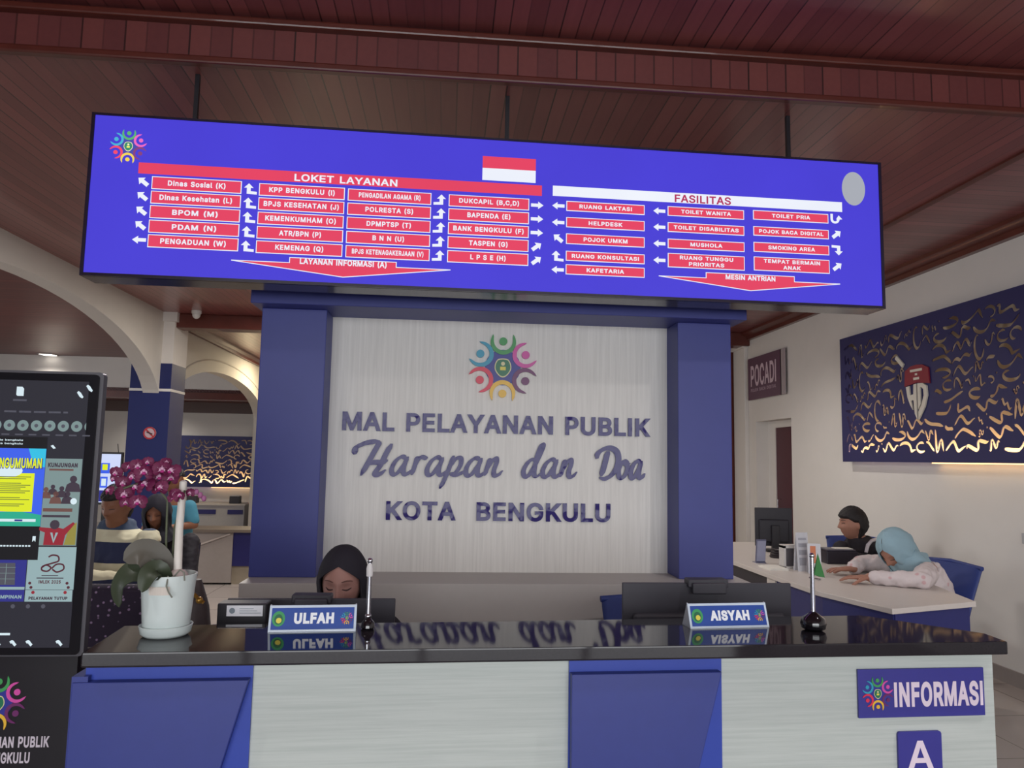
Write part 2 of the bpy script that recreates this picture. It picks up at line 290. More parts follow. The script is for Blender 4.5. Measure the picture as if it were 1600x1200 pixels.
GLYPHS = {
 '(': (273, [[89,207,90,244,94,283,101,324,109,364,119,403,132,441,145,477,160,510,177,539,236,539,191,428,161,313,156,276,152,241,151,207,160,115,188,16,236,-96,177,-96,150,-46,128,4,111,55,99,106,92,156]]),
 ')': (273, [[37,-96,86,18,113,116,122,207,121,241,117,276,112,313,82,428,37,539,97,539,113,510,128,477,142,441,154,403,164,364,173,323,179,283,183,244,184,207,182,156,174,104,161,53,144,3,123,-47,97,-96]]),
 ',': (188, [[38,-119,68,71,137,71,84,-119]]),
 '/': (249, [[235,533,71,-76,14,-76,178,533]]),
 '0': (453, [[227,-7,191,-3,158,7,130,24,105,48,85,77,69,113,57,155,50,202,48,254,50,306,57,353,69,395,85,431,106,461,130,484,159,502,191,512,227,516,262,512,295,502,323,484,348,461,368,431,384,395,396,353,403,306,405,254,403,202,396,155,384,113,368,77,348,48,323,24,295,7,263,-3], [227,50,250,52,271,60,290,74,306,92,320,116,330,144,338,176,342,213,344,254,342,295,338,332,330,365,320,393,306,416,290,435,271,449,250,457,227,460,203,457,182,449,163,435,147,416,134,393,123,365,115,332,111,295,109,254,111,213,115,176,123,144,134,116,147,92,163,74,182,60,203,52]]),
 '1': (453, [[76,0,76,55,391,55,391,0], [276,509,276,0,212,0,212,448,209,448,86,358,86,427,198,509]]),
 '2': (453, [[64,0,64,47,234,229,282,282,311,327,316,341,319,356,320,371,319,389,315,405,308,419,298,431,287,441,273,449,258,455,241,458,224,460,205,458,188,454,172,447,159,438,148,427,139,413,132,398,128,381,127,362,66,362,68,391,75,418,86,442,102,464,121,482,143,496,168,507,196,513,225,516,254,513,281,507,306,497,328,482,346,465,361,445,372,423,379,398,381,372,380,354,377,336,371,318,363,299,351,280,336,259,267,180,153,60,153,57,389,57,389,0]]),
 '5': (453, [[221,-7,192,-5,165,1,140,11,118,25,99,41,83,60,71,82,63,105,60,130,122,130,125,115,130,102,138,89,148,78,160,68,173,60,188,54,204,51,221,50,241,51,259,56,276,64,291,75,304,89,314,104,322,122,326,141,328,162,326,183,321,203,314,221,303,237,290,251,275,262,257,270,238,275,218,277,167,268,152,262,139,255,128,246,67,253,96,509,366,509,366,452,151,452,134,301,136,301,148,311,162,318,178,325,194,330,212,333,229,334,252,332,274,328,294,321,313,311,330,299,345,285,358,269,370,251,379,231,386,210,390,187,391,163,388,132,381,102,369,76,352,52,332,32,309,15,282,3,253,-4]]),
 'A': (480, [[16,0,201,509,276,509,463,0,395,0,287,302,264,372,232,478,245,478,213,371,191,302,85,0], [110,142,110,199,370,199,370,142]]),
 'B': (456, [[60,0,60,509,241,509,274,507,304,501,329,491,350,477,367,461,381,442,390,421,396,398,398,374,397,353,393,336,387,320,378,307,368,295,356,286,315,267,315,262,331,260,347,254,363,245,378,234,391,220,402,203,411,184,416,161,418,136,416,111,410,88,400,67,386,48,368,31,344,18,317,8,284,2,247,0], [125,57,245,57,281,60,309,67,330,80,344,96,353,115,355,137,354,153,350,169,342,184,333,197,320,209,306,218,289,225,269,229,248,231,125,231], [125,285,238,285,256,287,273,290,288,296,302,304,314,314,323,326,330,340,335,355,336,372,333,393,326,412,313,429,294,442,270,449,240,452,125,452]]),
 'C': (510, [[267,-7,225,-3,186,7,150,25,119,49,92,79,70,115,53,157,44,203,40,254,44,305,53,352,70,393,92,429,119,459,150,484,186,501,225,512,267,516,293,514,317,511,340,504,362,496,383,485,402,471,419,456,435,438,448,418,459,397,467,373,473,348,408,348,404,365,397,380,389,395,357,428,315,449,267,456,237,453,209,445,184,432,161,414,141,391,125,364,113,332,106,295,103,254,106,213,113,177,125,145,141,117,161,94,184,76,210,63,237,56,267,53,315,60,357,81,389,114,408,160,473,160,467,135,459,112,448,91,435,71,420,53,402,38,383,24,363,13,341,5,317,-2,293,-6]]),
 'D': (502, [[219,0,96,0,96,57,215,57,254,60,288,68,318,81,343,99,363,122,379,149,390,181,397,216,399,255,397,294,390,329,379,361,364,388,344,410,320,428,291,441,258,449,221,452,93,452,93,509,225,509,273,505,315,495,353,478,385,455,412,426,433,391,449,351,458,306,462,255,458,205,449,159,433,119,411,83,384,54,351,31,312,14,268,3], [125,509,125,0,60,0,60,509]]),
 'E': (419, [[60,0,60,509,372,509,372,452,125,452,125,286,355,286,355,229,125,229,125,57,375,57,375,0]]),
 'F': (410, [[60,0,60,509,369,509,369,452,125,452,125,278,346,278,346,221,125,221,125,0]]),
 'G': (520, [[269,-7,225,-3,185,7,149,25,118,49,91,79,69,116,53,157,43,203,40,254,43,305,53,352,69,393,91,429,117,459,149,484,184,501,223,512,265,516,291,514,316,510,340,504,363,494,384,483,403,469,421,453,436,436,449,416,460,395,468,373,474,349,408,349,387,393,356,427,315,448,265,456,236,453,209,445,183,432,160,414,141,392,125,364,113,332,106,295,103,254,106,213,113,177,125,145,141,117,161,95,184,76,210,63,238,56,269,53,296,55,322,61,345,71,365,85,382,102,396,123,407,147,413,173,415,202,434,199,283,199,283,256,478,256,478,200,475,160,466,124,451,91,431,62,406,38,377,19,344,5,308,-4]]),
 'H': (517, [[60,0,60,509,125,509,125,289,392,289,392,509,457,509,457,0,392,0,392,232,125,232,125,0]]),
 'I': (190, [[60,0,60,509,125,509,125,0]]),
 'J': (396, [[185,-7,143,-2,106,11,75,33,52,63,38,100,33,145,33,173,98,173,98,145,100,117,108,93,122,74,139,61,160,53,185,50,209,53,230,61,248,74,261,93,269,117,272,145,272,509,336,509,336,145,332,100,318,63,294,33,263,11,227,-2]]),
 'K': (467, [[104,145,104,216,139,261,174,303,212,344,364,509,448,509,231,276,228,276], [60,0,60,509,125,509,125,334,124,225,125,193,125,0], [372,0,188,259,228,309,449,0]]),
 'L': (393, [[60,0,60,509,125,509,125,57,361,57,361,0]]),
 'M': (628, [[60,0,60,509,152,509,277,187,287,159,299,123,311,84,322,49,307,49,318,83,330,121,342,158,352,187,476,509,568,509,568,0,504,0,504,291,504,327,505,369,506,413,507,457,513,457,498,409,482,363,467,322,456,291,342,0,286,0,170,291,159,321,145,361,129,408,112,457,119,457,120,416,121,372,122,328,122,291,122,0]]),
 'N': (523, [[60,0,60,509,136,509,343,183,363,151,388,107,414,55,405,54,401,108,399,157,399,195,399,509,463,509,463,0,387,0,202,290,177,331,148,381,108,452,119,454,122,384,124,328,125,291,125,0]]),
 'O': (533, [[267,-7,225,-3,186,7,150,25,119,49,92,79,70,115,53,157,44,203,40,254,44,305,53,352,70,393,92,429,119,459,150,484,186,501,225,512,267,516,309,512,348,501,384,484,415,459,442,429,464,393,480,352,490,305,493,254,490,203,480,157,464,115,442,79,415,49,384,25,348,7,309,-3], [267,53,296,55,324,63,349,76,372,94,392,116,408,144,420,176,428,213,430,254,428,295,420,332,408,365,392,392,372,415,349,433,324,446,296,453,267,456,237,453,210,445,184,433,161,415,142,392,125,364,113,332,106,295,103,254,106,213,113,176,125,144,142,117,161,94,184,76,210,63,237,55]]),
 'P': (445, [[60,0,60,509,235,509,272,506,305,499,332,487,356,471,375,452,390,430,400,404,407,377,409,348,407,318,400,291,390,265,375,243,356,223,332,207,305,195,272,188,235,186,109,186,109,242,233,242,257,244,279,248,297,256,312,266,324,279,333,294,339,310,343,328,344,348,343,367,339,385,333,402,324,416,312,428,297,439,279,446,257,451,232,452,125,452,125,0]]),
 'Q': (533, [[245,159,313,159,369,85,384,65,468,-48,401,-48,346,27,331,46], [267,-7,225,-3,186,7,150,25,119,49,92,79,70,115,53,157,44,203,40,254,44,305,53,352,70,393,92,429,119,459,150,484,186,501,225,512,267,516,309,512,348,501,384,484,415,459,442,429,464,393,480,352,490,305,493,254,490,203,480,157,464,115,442,79,415,49,384,25,348,7,309,-3], [267,53,296,55,324,63,349,76,372,94,392,116,408,144,420,176,428,213,430,254,428,295,420,332,408,365,392,392,372,415,349,433,324,446,296,453,267,456,237,453,210,445,184,433,161,415,142,392,125,364,113,332,106,295,103,254,106,213,113,176,125,144,142,117,161,94,184,76,210,63,237,55]]),
 'R': (449, [[60,0,60,509,236,509,273,506,305,500,333,489,356,473,376,455,390,433,401,408,407,381,409,352,407,323,401,296,390,271,376,250,356,232,333,217,305,206,273,200,236,198,96,198,96,255,234,255,258,256,280,260,298,267,313,276,325,287,334,300,340,316,344,333,345,352,344,371,340,389,334,405,325,419,313,430,298,440,279,446,258,451,233,452,125,452,125,0], [353,0,230,229,303,229,428,0]]),
 'S': (447, [[224,-9,188,-7,156,-1,128,9,102,23,81,40,64,60,51,83,42,109,38,137,104,137,108,118,114,102,123,88,136,76,150,66,166,59,185,53,204,50,224,49,246,50,267,54,286,60,303,69,317,79,329,92,338,106,344,122,346,139,344,154,340,168,332,179,322,189,310,197,296,205,245,222,184,239,145,253,112,269,86,289,67,313,56,341,52,372,54,400,62,425,75,448,92,468,113,484,138,498,165,508,195,514,227,516,259,514,289,508,316,498,340,484,360,468,377,449,390,427,398,403,401,378,337,378,332,402,320,421,302,437,280,449,254,456,225,459,204,457,185,454,167,448,152,440,139,430,129,418,121,405,117,391,115,376,117,359,122,345,131,334,142,324,155,315,169,308,212,293,264,279,312,264,359,238,372,226,384,213,395,198,402,180,407,161,408,139,406,112,399,87,386,64,370,43,349,25,323,11,294,0,261,-7]]),
 'T': (449, [[32,452,32,509,417,509,417,452,257,452,257,0,193,0,193,452]]),
 'U': (517, [[259,-8,220,-6,186,2,154,15,126,33,103,55,85,80,71,108,63,140,60,173,60,509,124,509,124,178,126,155,132,133,141,113,153,95,169,80,187,68,208,59,232,53,259,52,285,53,309,59,331,68,349,80,364,95,377,113,385,133,391,155,393,178,393,509,457,509,457,173,454,140,446,108,433,80,414,55,391,33,363,15,332,2,297,-6]]),
 'V': (480, [[204,0,16,509,84,509,192,206,215,137,248,31,235,31,267,138,290,206,395,509,463,509,278,0]]),
 'W': (686, [[155,0,16,509,82,509,163,196,175,145,187,94,197,40,189,40,200,94,211,145,224,196,306,509,380,509,462,196,474,145,486,94,497,40,488,40,499,94,510,145,523,196,603,509,670,509,530,0,455,0,368,323,351,391,336,475,350,475,335,395,318,323,230,0]]),
 'Y': (472, [[203,0,203,208,16,509,91,509,192,344,222,292,250,230,224,230,251,293,280,344,381,509,455,509,268,208,268,0]]),
 'Z': (438, [[42,0,42,46,273,385,306,431,341,476,348,454,285,452,223,452,40,452,40,509,397,509,397,462,169,129,134,81,97,33,90,54,152,57,214,57,399,57,399,0]]),
 'a': (389, [[160,-9,137,-7,115,-3,94,5,76,15,60,29,48,45,38,63,32,84,30,108,32,128,36,146,43,161,53,174,64,184,78,193,125,211,178,220,234,227,265,235,271,240,274,246,276,255,276,257,275,272,272,285,267,297,260,307,251,315,240,322,227,327,212,330,196,331,178,330,163,327,149,322,118,301,100,274,41,291,51,313,64,331,79,346,95,358,114,368,133,375,153,380,173,383,194,384,239,379,286,360,300,350,312,336,322,320,330,301,335,278,337,251,337,0,277,0,277,52,272,52,252,25,215,1,199,-4,181,-7], [170,45,192,47,211,51,228,59,242,68,254,80,263,93,270,108,274,122,276,138,276,190,259,182,231,176,200,171,175,168,134,159,122,153,112,147,103,139,97,130,93,118,92,105,93,93,96,82,102,72,109,64,119,57,130,52]]),
 'b': (424, [[229,-8,208,-7,189,-3,172,4,138,31,118,59,112,59,112,0,53,0,53,509,114,509,114,319,118,319,137,346,171,373,188,379,207,383,229,384,259,382,287,374,313,361,335,342,354,320,370,293,381,261,388,227,390,189,388,151,381,116,370,84,355,57,336,34,313,16,288,3,260,-6], [220,47,242,49,262,55,279,66,294,80,306,97,316,117,323,139,327,163,328,189,327,215,323,239,316,261,307,281,295,298,280,311,262,322,243,328,220,330,198,328,178,322,161,312,147,299,134,282,125,263,118,241,114,216,113,189,114,162,118,138,125,115,135,95,147,78,162,65,179,55,198,49]]),
 'e': (404, [[212,-8,177,-5,145,3,117,16,92,35,72,58,56,85,44,116,37,150,34,187,36,224,44,258,55,290,71,317,91,340,115,359,142,373,172,382,205,384,226,383,246,380,266,374,285,366,303,355,319,341,334,324,347,305,357,282,365,256,370,227,371,194,371,169,75,169,75,221,338,221,310,202,308,226,304,248,298,269,288,286,277,301,263,314,246,323,227,328,205,330,183,328,164,323,146,313,131,301,119,286,109,270,102,251,97,231,96,211,96,178,98,151,102,127,110,106,121,88,135,73,151,61,169,53,190,48,212,46,254,53,285,73,306,105,365,91,358,72,348,55,335,39,320,26,302,14,283,4,261,-3,237,-7]]),
 'g': (425, [[207,-151,180,-149,156,-146,134,-140,114,-132,97,-122,82,-110,70,-97,59,-84,51,-69,101,-41,122,-66,154,-88,169,-93,187,-96,207,-97,236,-95,261,-87,282,-75,298,-58,308,-34,311,-6,311,68,306,68,287,41,252,16,236,10,217,6,195,5,165,7,138,14,113,27,90,43,71,65,55,90,43,120,36,154,34,191,36,229,43,263,55,293,71,320,90,342,112,361,138,374,166,382,196,384,218,383,237,379,253,373,288,346,308,319,313,319,313,379,372,379,372,-9,370,-40,363,-67,350,-90,334,-109,314,-124,291,-136,265,-144,237,-149], [205,59,227,61,246,66,264,75,278,87,290,103,300,121,307,142,311,166,312,193,311,219,307,242,300,264,291,283,279,299,264,312,247,322,227,328,205,330,182,328,163,322,145,312,130,298,118,282,109,262,102,241,98,218,96,193,98,167,102,144,109,123,118,104,131,88,145,76,163,66,183,61]]),
 'h': (410, [[114,227,114,0,53,0,53,509,114,509,114,287,102,287,116,319,132,344,152,362,175,374,200,382,227,384,252,383,275,377,295,369,313,356,328,340,341,321,350,298,355,271,357,240,357,0,296,0,296,235,293,263,286,286,273,304,256,318,235,326,210,329,192,328,176,324,161,317,147,308,136,297,126,283,119,266,115,248]]),
 'i': (167, [[53,0,53,379,114,379,114,0], [84,443,73,444,63,448,54,455,47,463,43,472,41,483,43,494,47,504,54,512,63,518,73,522,84,524,95,522,105,518,114,512,121,504,125,494,126,483,125,472,121,463,114,455,105,448,95,444]]),
 'k': (381, [[110,137,110,212,121,212,284,379,360,379,184,199,177,199], [53,0,53,509,114,509,114,0], [294,0,148,186,191,229,372,0]]),
 'l': (189, [[139,-2,112,0,91,8,74,20,62,37,55,59,53,84,53,509,114,509,114,99,114,83,117,71,120,62,126,57,135,53,146,52,160,53,170,54,181,3,162,-1]]),
 'm': (610, [[53,0,53,379,112,379,112,295,108,295,114,314,122,331,132,346,144,358,158,368,172,376,187,382,203,385,219,386,245,383,268,375,287,361,303,342,314,320,321,295,312,295,318,312,326,329,337,343,350,356,364,366,381,375,398,381,417,385,437,386,458,385,478,380,497,372,514,361,529,346,541,328,550,307,555,283,557,255,557,0,496,0,496,254,493,279,485,298,473,313,456,323,438,329,419,330,402,329,387,326,374,320,363,312,353,302,345,290,340,277,336,263,335,247,335,0,274,0,274,260,272,280,265,297,253,311,238,322,220,328,199,330,185,329,171,326,158,320,145,312,135,302,126,289,119,274,115,257,114,238,114,0]]),
 'n': (410, [[114,227,114,0,53,0,53,379,112,379,112,287,102,287,116,319,132,344,152,362,175,374,200,382,227,384,252,383,275,377,295,369,313,356,328,340,341,321,350,298,355,271,357,240,357,0,296,0,296,235,293,263,286,286,273,304,256,318,235,326,210,329,192,328,176,324,161,317,147,308,136,297,126,283,119,266,115,248]]),
 'o': (415, [[207,-8,174,-5,144,3,117,16,93,35,72,58,56,85,44,116,37,150,34,187,37,225,44,260,56,291,72,318,93,341,117,360,144,374,174,382,207,384,241,382,271,374,299,360,323,341,343,318,359,291,371,260,379,225,381,187,379,150,371,116,359,85,343,58,323,35,299,16,271,3,241,-5], [207,46,231,49,252,55,270,66,285,80,298,97,307,117,314,139,318,163,319,187,318,212,314,236,307,258,298,278,285,296,270,310,252,321,231,328,207,330,184,328,163,321,145,310,130,296,118,278,108,258,102,236,98,212,96,187,98,163,102,139,108,117,118,97,130,80,145,66,163,55,184,49]]),
 'p': (424, [[53,-143,53,379,112,379,112,319,118,319,137,346,171,373,188,379,207,383,229,384,259,382,287,374,313,361,335,342,354,320,370,293,381,261,388,227,390,189,388,151,381,116,370,84,355,57,336,34,313,16,288,3,260,-6,229,-8,208,-7,189,-3,173,4,138,31,118,59,114,59,114,-143], [220,47,242,49,262,55,279,66,294,80,306,97,316,117,323,139,327,163,328,189,327,215,323,239,316,261,307,281,295,298,280,311,262,322,243,328,220,330,198,328,178,322,161,312,147,299,134,282,125,263,118,241,114,216,113,189,114,162,118,138,125,115,135,95,147,78,162,65,179,55,198,49]]),
 'r': (259, [[53,0,53,379,112,379,112,321,115,321,124,339,137,354,152,367,171,377,191,383,213,385,229,384,243,384,243,322,230,324,207,326,190,324,174,321,159,315,146,306,135,296,126,284,119,269,115,254,114,237,114,0]]),
 's': (365, [[182,-8,157,-7,133,-3,112,3,93,12,76,24,62,38,50,54,41,73,36,94,94,107,101,87,111,72,124,60,141,52,160,47,181,45,206,47,227,53,244,62,258,74,265,88,268,103,266,115,262,126,254,136,243,144,229,150,212,155,149,170,118,180,92,192,72,208,58,227,50,249,47,274,49,295,55,314,65,332,79,347,95,360,115,370,137,378,161,383,187,384,212,383,234,379,254,372,271,363,286,352,299,339,309,324,318,308,324,290,268,277,262,291,254,304,243,316,228,325,210,331,187,333,166,331,147,326,131,317,119,305,111,292,109,277,110,264,115,253,124,243,136,235,152,229,172,223,229,209,261,200,287,187,306,171,320,153,328,131,331,107,329,85,323,65,312,47,298,31,281,18,260,6,236,-2,210,-7]]),
 't': (227, [[204,379,204,327,6,327,6,379], [65,471,126,471,126,98,127,83,130,70,136,61,144,55,156,51,170,50,185,51,202,54,213,2,192,-3,168,-4,138,-1,113,7,92,21,77,41,68,64,65,93]]),
 'u': (410, [[182,-5,158,-3,135,2,115,11,97,23,82,39,69,59,60,82,54,109,53,139,53,379,114,379,114,144,116,117,124,94,137,75,154,61,175,53,200,50,218,51,234,55,249,62,263,71,274,83,283,97,290,113,295,132,296,153,296,379,357,379,357,0,298,0,298,92,307,92,294,60,277,35,257,17,234,5,209,-3]]),
 'y': (389, [[47,-139,61,-86,71,-87,104,-89,113,-86,122,-81,130,-74,138,-64,145,-51,151,-36,163,-1,17,379,84,379,165,155,187,87,206,21,184,21,202,87,224,155,305,379,371,379,204,-58,177,-107,165,-119,153,-128,139,-136,125,-141,109,-144,91,-145,65,-143]]),
}

def sgn(outl):
    a = max(([sum(q[2*k]*q[(2*k+3) % len(q)]-q[(2*k+2) % len(q)]*q[2*k+1] for k in range(len(q)//2))] for q in outl), key=lambda v: abs(v[0]))[0]
    return 1 if a > 0 else -1
def fatten(P, d):
    """move a closed outline outwards by d (to the right of its direction)"""
    n = len(P); out = []
    for k in range(n):
        a, p, c = Vector(P[k-1]), Vector(P[k]), Vector(P[(k+1) % n]); t0, t1 = (p-a).normalized(), (c-p).normalized()
        n0, n1 = Vector((t0.y, -t0.x)), Vector((t1.y, -t1.x)); m_ = n0+n1
        m_ = m_/max(.22, m_.dot(m_)*.5) if m_.length > 1e-6 else n0
        out.append((p.x+m_.x*d, p.y+m_.y*d))
    return out
GC = {}
def winding(p, Q):
    w_ = 0
    for k in range(len(Q)):
        (ax, ay), (bx, by) = Q[k-1], Q[k]; s_ = (bx-ax)*(p[1]-ay)-(p[0]-ax)*(by-ay)
        if ay <= p[1] < by and s_ > 0: w_ += 1
        elif by <= p[1] < ay and s_ < 0: w_ -= 1
    return w_
def glyph_geo(ch, bold, depth):
    """the outlines of one letter, thickened and filled as one shape"""
    if (ch, bold, depth) in GC: return GC[(ch, bold, depth)]
    outl = GLYPHS[ch][1]; sg = sgn(outl); pv, pe = [], []
    loops = [fatten([(q[2*k]*.001, q[2*k+1]*.001) for k in range(len(q)//2)], bold*sg) for q in outl]
    for L in loops:
        n0 = len(pv); pv += [Vector(p) for p in L]; pe += [(n0+k, n0+(k+1) % len(L)) for k in range(len(L))]
    r = delaunay_2d_cdt(pv, pe, [], 0, 1e-5); V_ = [(v.x, v.y, depth) for v in r[0]]; F_ = []
    for f in r[2]:
        c_ = (sum(V_[k][0] for k in f)/3, sum(V_[k][1] for k in f)/3)
        if sum(winding(c_, L) for L in loops)*sg > 0: F_.append(tuple(f))
    if depth:
        for L in loops:
            nv = len(V_); l_ = len(L); V_ += [(p[0], p[1], -depth) for p in L]+[(p[0], p[1], depth) for p in L]
            F_ += [(nv+k, nv+(k+1) % l_, nv+l_+(k+1) % l_, nv+l_+k) for k in range(l_)]
    GC[(ch, bold, depth)] = (V_, F_); return V_, F_
def text_geo(body, bold=0.0, depth=0.0, shear=0.0, space=1.0):
    """outline of a line of lettering with its lower left corner at the origin: (verts, faces, width, height)"""
    key = (body, bold, depth, shear, space)
    if key in TX: return TX[key]
    V_, F_ = [], []; x = 0.0
    for ch in body:
        if ch == ' ': x += .28*space; continue
        gv, gf = glyph_geo(ch, bold, depth); n = len(V_)
        V_ += [(v[0]+x, v[1], v[2]) for v in gv]; F_ += [tuple(k+n for k in f) for f in gf]
        x += (GLYPHS[ch][0]*.001+bold*1.2)*space
    x0 = min(v[0] for v in V_); x1 = max(v[0] for v in V_); y0 = min(v[1] for v in V_); y1 = max(v[1] for v in V_)
    TX[key] = ([(v[0]-x0, v[1]-y0, v[2]) for v in V_], F_, x1-x0, y1-y0); return TX[key]
def put_text(mb, body, x0, z0, x1, z1, y, mi=0, bold=.02, depth=0.0, shear=0.0, space=1.0):
    """lettering fitted to the box x0..x1, z0..z1 on the plane y, read from -y"""
    V_, F_, w_, h_ = text_geo(body, bold, 0.5 if depth else 0.0, shear, space)
    sx, sz = (x1-x0)/w_, (z1-z0)/h_
    mb.geo([(x0+v[0]*sx, y-v[2]*2*depth, z0+v[1]*sz) for v in V_], F_, mi); return mb
def circle(cx, cz, r, n=24, sx=1.0): return [(cx+sx*r*math.cos(2*PI*k/n), cz+r*math.sin(2*PI*k/n)) for k in range(n)]

# ------------------------------------------------------------------ palette
wall_white = M('wall_white', (218, 213, 208), .7, var=.03, scale=6)
wood_trim = M('wood_trim', (92, 42, 34), .35, coat=.3, var=.25, scale=9)
ceil_m = PLANK('ceiling_boards', 0, .074, (108, 56, 58), (150, 84, 82))
ceil_x = PLANK('ceiling_boards_crosswise', 1, .074, (106, 56, 60), (146, 84, 86))
ceil_l = PLANK('ceiling_boards_left_hall', 1, .12, (82, 40, 40), (112, 58, 54), rough=.42, coat=.08)
fascia_m = PLANK('fascia_boards', 0, .088, (96, 48, 50), (124, 66, 62), rough=.4)
floor_m = TILE('floor_tiles', (176, 166, 160), (168, 158, 153), .6)
blue_paint = M('blue_paint', (62, 68, 138), .45, var=.05, scale=12)
navy_board = M('navy_board', (36, 36, 90), .45, var=.06)
chrome = M('chrome', (205, 205, 212), .12, metal=1)
black_plastic = M('black_plastic', (34, 32, 38), .4, var=.1)
dark_grey = M('dark_grey_plastic', (52, 50, 58), .5, var=.08)

# ------------------------------------------------------------------ the setting
CZ = 3.09                      # ceiling height
XR = 3.80                      # right wall
XL = -3.46                     # arcade on the left
b = MB(); b.bb((-10, -4.2, -.1), (4.2, 18, 0)); struct('floor', b, floor_m)
b = MB(); b.bb((XL, 3.10, CZ), (2.98, 14.2, CZ+.06)); struct('ceiling', b, ceil_m)
b = MB(); b.bb((2.98, 3.10, CZ), (XR+.1, 14.2, CZ+.06)); struct('ceiling_side_strip', b, ceil_x)
b = MB(); b.bb((-10, 3.10, CZ), (XL, 13.6, CZ+.06)); struct('ceiling_left_hall', b, ceil_l)
b = MB(); b.bb((-10, 13.4, 2.50), (-3.2, 18, 2.56)); struct('ceiling_lobby', b, ceil_l)
b = MB(); b.bb((-10, -4.2, 3.31), (4.2, 3.13, 3.37)); struct('ceiling_entrance', b, ceil_m)
b = MB(); b.bb((-10, 3.09, CZ), (4.2, 3.12, 3.31)); struct('trim_1', b, fascia_m)         # board face where the ceiling steps down
b = MB(); b.bb((-10, 3.055, CZ-.012), (4.2, 3.10, CZ+.022)); struct('trim_2', b, wood_trim, bevel=.008)
b = MB(); b.bb((-10, 3.05, 3.262), (4.2, 3.10, 3.295)); struct('trim_3', b, wood_trim, bevel=.008)
b = MB(); b.bb((XL+.05, 8.95, 2.92), (XR, 9.2, CZ)); struct('trim_4', b, wood_trim, bevel=.01)  # cross beam
b = MB(); b.prism([(XR, 2.99), (XR-.05, 2.99), (XR-.05, 3.03), (XR-.12, 3.06), (XR-.12, CZ), (XR, CZ)], 3.12, 9.36, 'xz'); struct('trim_5', b, wood_trim)
b = MB(); b.prism([(XL+.09, 2.99), (XL+.14, 2.99), (XL+.14, 3.03), (XL+.2, 3.06), (XL+.2, CZ), (XL+.09, CZ)], 9.42, 14.0, 'xz'); struct('trim_6', b, wood_trim)
b = MB(); b.bb((2.955, 3.12, CZ-.012), (3.005, 9.0, CZ)); struct('trim_7', b, wood_trim)
# right wall with its door opening
b = MB()
for a, c in (((XR, -4.2, 0), (XR+.25, 7.87, 3.31)), ((XR, 8.80, 0), (XR+.25, 9.40, CZ)), ((XR, 7.87, 1.95), (XR+.25, 8.80, CZ))): b.bb(a, c)
struct('wall_right', b, wall_white)
b = MB(); b.bb((XR-.05, 9.02, 0), (XR, 9.38, 2.97)); b.bb((XR-.08, 9.0, 2.9), (XR, 9.40, 3.0)); struct('wall_right_pilaster', b, wall_white, bevel=.006)
b = MB(); b.bb((XR-.25, 9.41, 0), (XR+.1, 14.2, CZ)); struct('wall_right_far', b, wood_trim)
b = MB(); b.bb((XR-.012, -4.2, 0), (XR, 7.8, .10)); struct('baseboard_right', b, M('baseboard', (150, 140, 136), .4))
b = MB(); b.bb((XR+.16, 7.95, 0), (XR+.20, 8.60, 1.87)); dr = struct('door_1', b, M('maroon_door', (74, 24, 44), .4, var=.1), bevel=.004)
b = MB(); b.tube([(XR+.16, 8.50, .90), (XR+.12, 8.50, .90), (XR+.12, 8.50, 1.02), (XR+.16, 8.50, 1.02)], .008); b.ball((XR+.15, 8.5, .86), .015); obj('door_handle', b, chrome, dr, smooth=True)
b = MB(); b.bb((XR+.15, 7.87, 0), (XR+.22, 7.95, 1.95)); b.bb((XR+.15, 8.60, 0), (XR+.22, 8.80, 1.95)); b.bb((XR+.15, 7.95, 1.87), (XR+.22, 8.60, 1.95)); struct('trim_8', b, wall_white)
b = MB(); b.bb((XR+.24, 7.8, 0), (XR+.28, 8.9, 2.0)); struct('wall_behind_door', b, wall_white)
b = MB(); b.bb((-3.3, 14.0, 0), (XR+.1, 14.15, CZ)); struct('wall_back', b, wall_white)
# the arcade: one wall with two round-headed openings, resting on the column
def arc(y0, z0, ya, za, y1, z1, n=18):
    """half ellipses from (y0,z0) over the crown (ya,za) down to (y1,z1)"""
    P = [(ya-(ya-y0)*math.cos(PI/2*k/n), z0+(za-z0)*math.sin(PI/2*k/n)) for k in range(n+1)]
    return P+[(ya+(y1-ya)*math.sin(PI/2*k/n), z1+(za-z1)*math.cos(PI/2*k/n)) for k in range(1, n+1)]
a1 = arc(3.5, 1.93, 6.25, 2.86, 8.97, 1.92); a2 = arc(9.33, 2.02, 11.5, 2.63, 13.88, 2.03)
poly = [(3.2, CZ), (3.2, 0), (3.5, 0)]+a1+[(9.33, 1.92)]+a2+[(13.88, 0), (14.3, 0), (14.3, CZ)]
arcade_m = M('arcade_plaster', (200, 194, 186), .7, var=.03, scale=6)
b = MB(); b.prism(poly, XL-.09, XL+.09, 'yz'); struct('wall_left', b, arcade_m)
for i, a_ in enumerate((arc(9.42, 2.2, 11.5, 2.80, 13.95, 2.2),)):
    b = MB(); b.tube([(XL+.09, p[0], p[1]) for p in a_], .014, 6); struct('trim_%d' % (9+i), b, arcade_m)
# the column
b = MB(); b.bb((-3.70, 8.90, 0), (-3.24, 9.36, 2.15)); b.bb((-3.70, 8.90, 2.18), (-3.24, 9.36, 2.48)); b.bb((-3.705, 8.895, 2.15), (-3.235, 9.365, 2.18), 1); b.bb((-3.69, 8.91, 2.48), (-3.24, 9.36, 3.0), 1); b.bb((-3.72, 8.88, 2.98), (-3.21, 9.38, CZ), 1)
struct('column', b, [M('column_blue', (28, 36, 92), .5), wall_white])
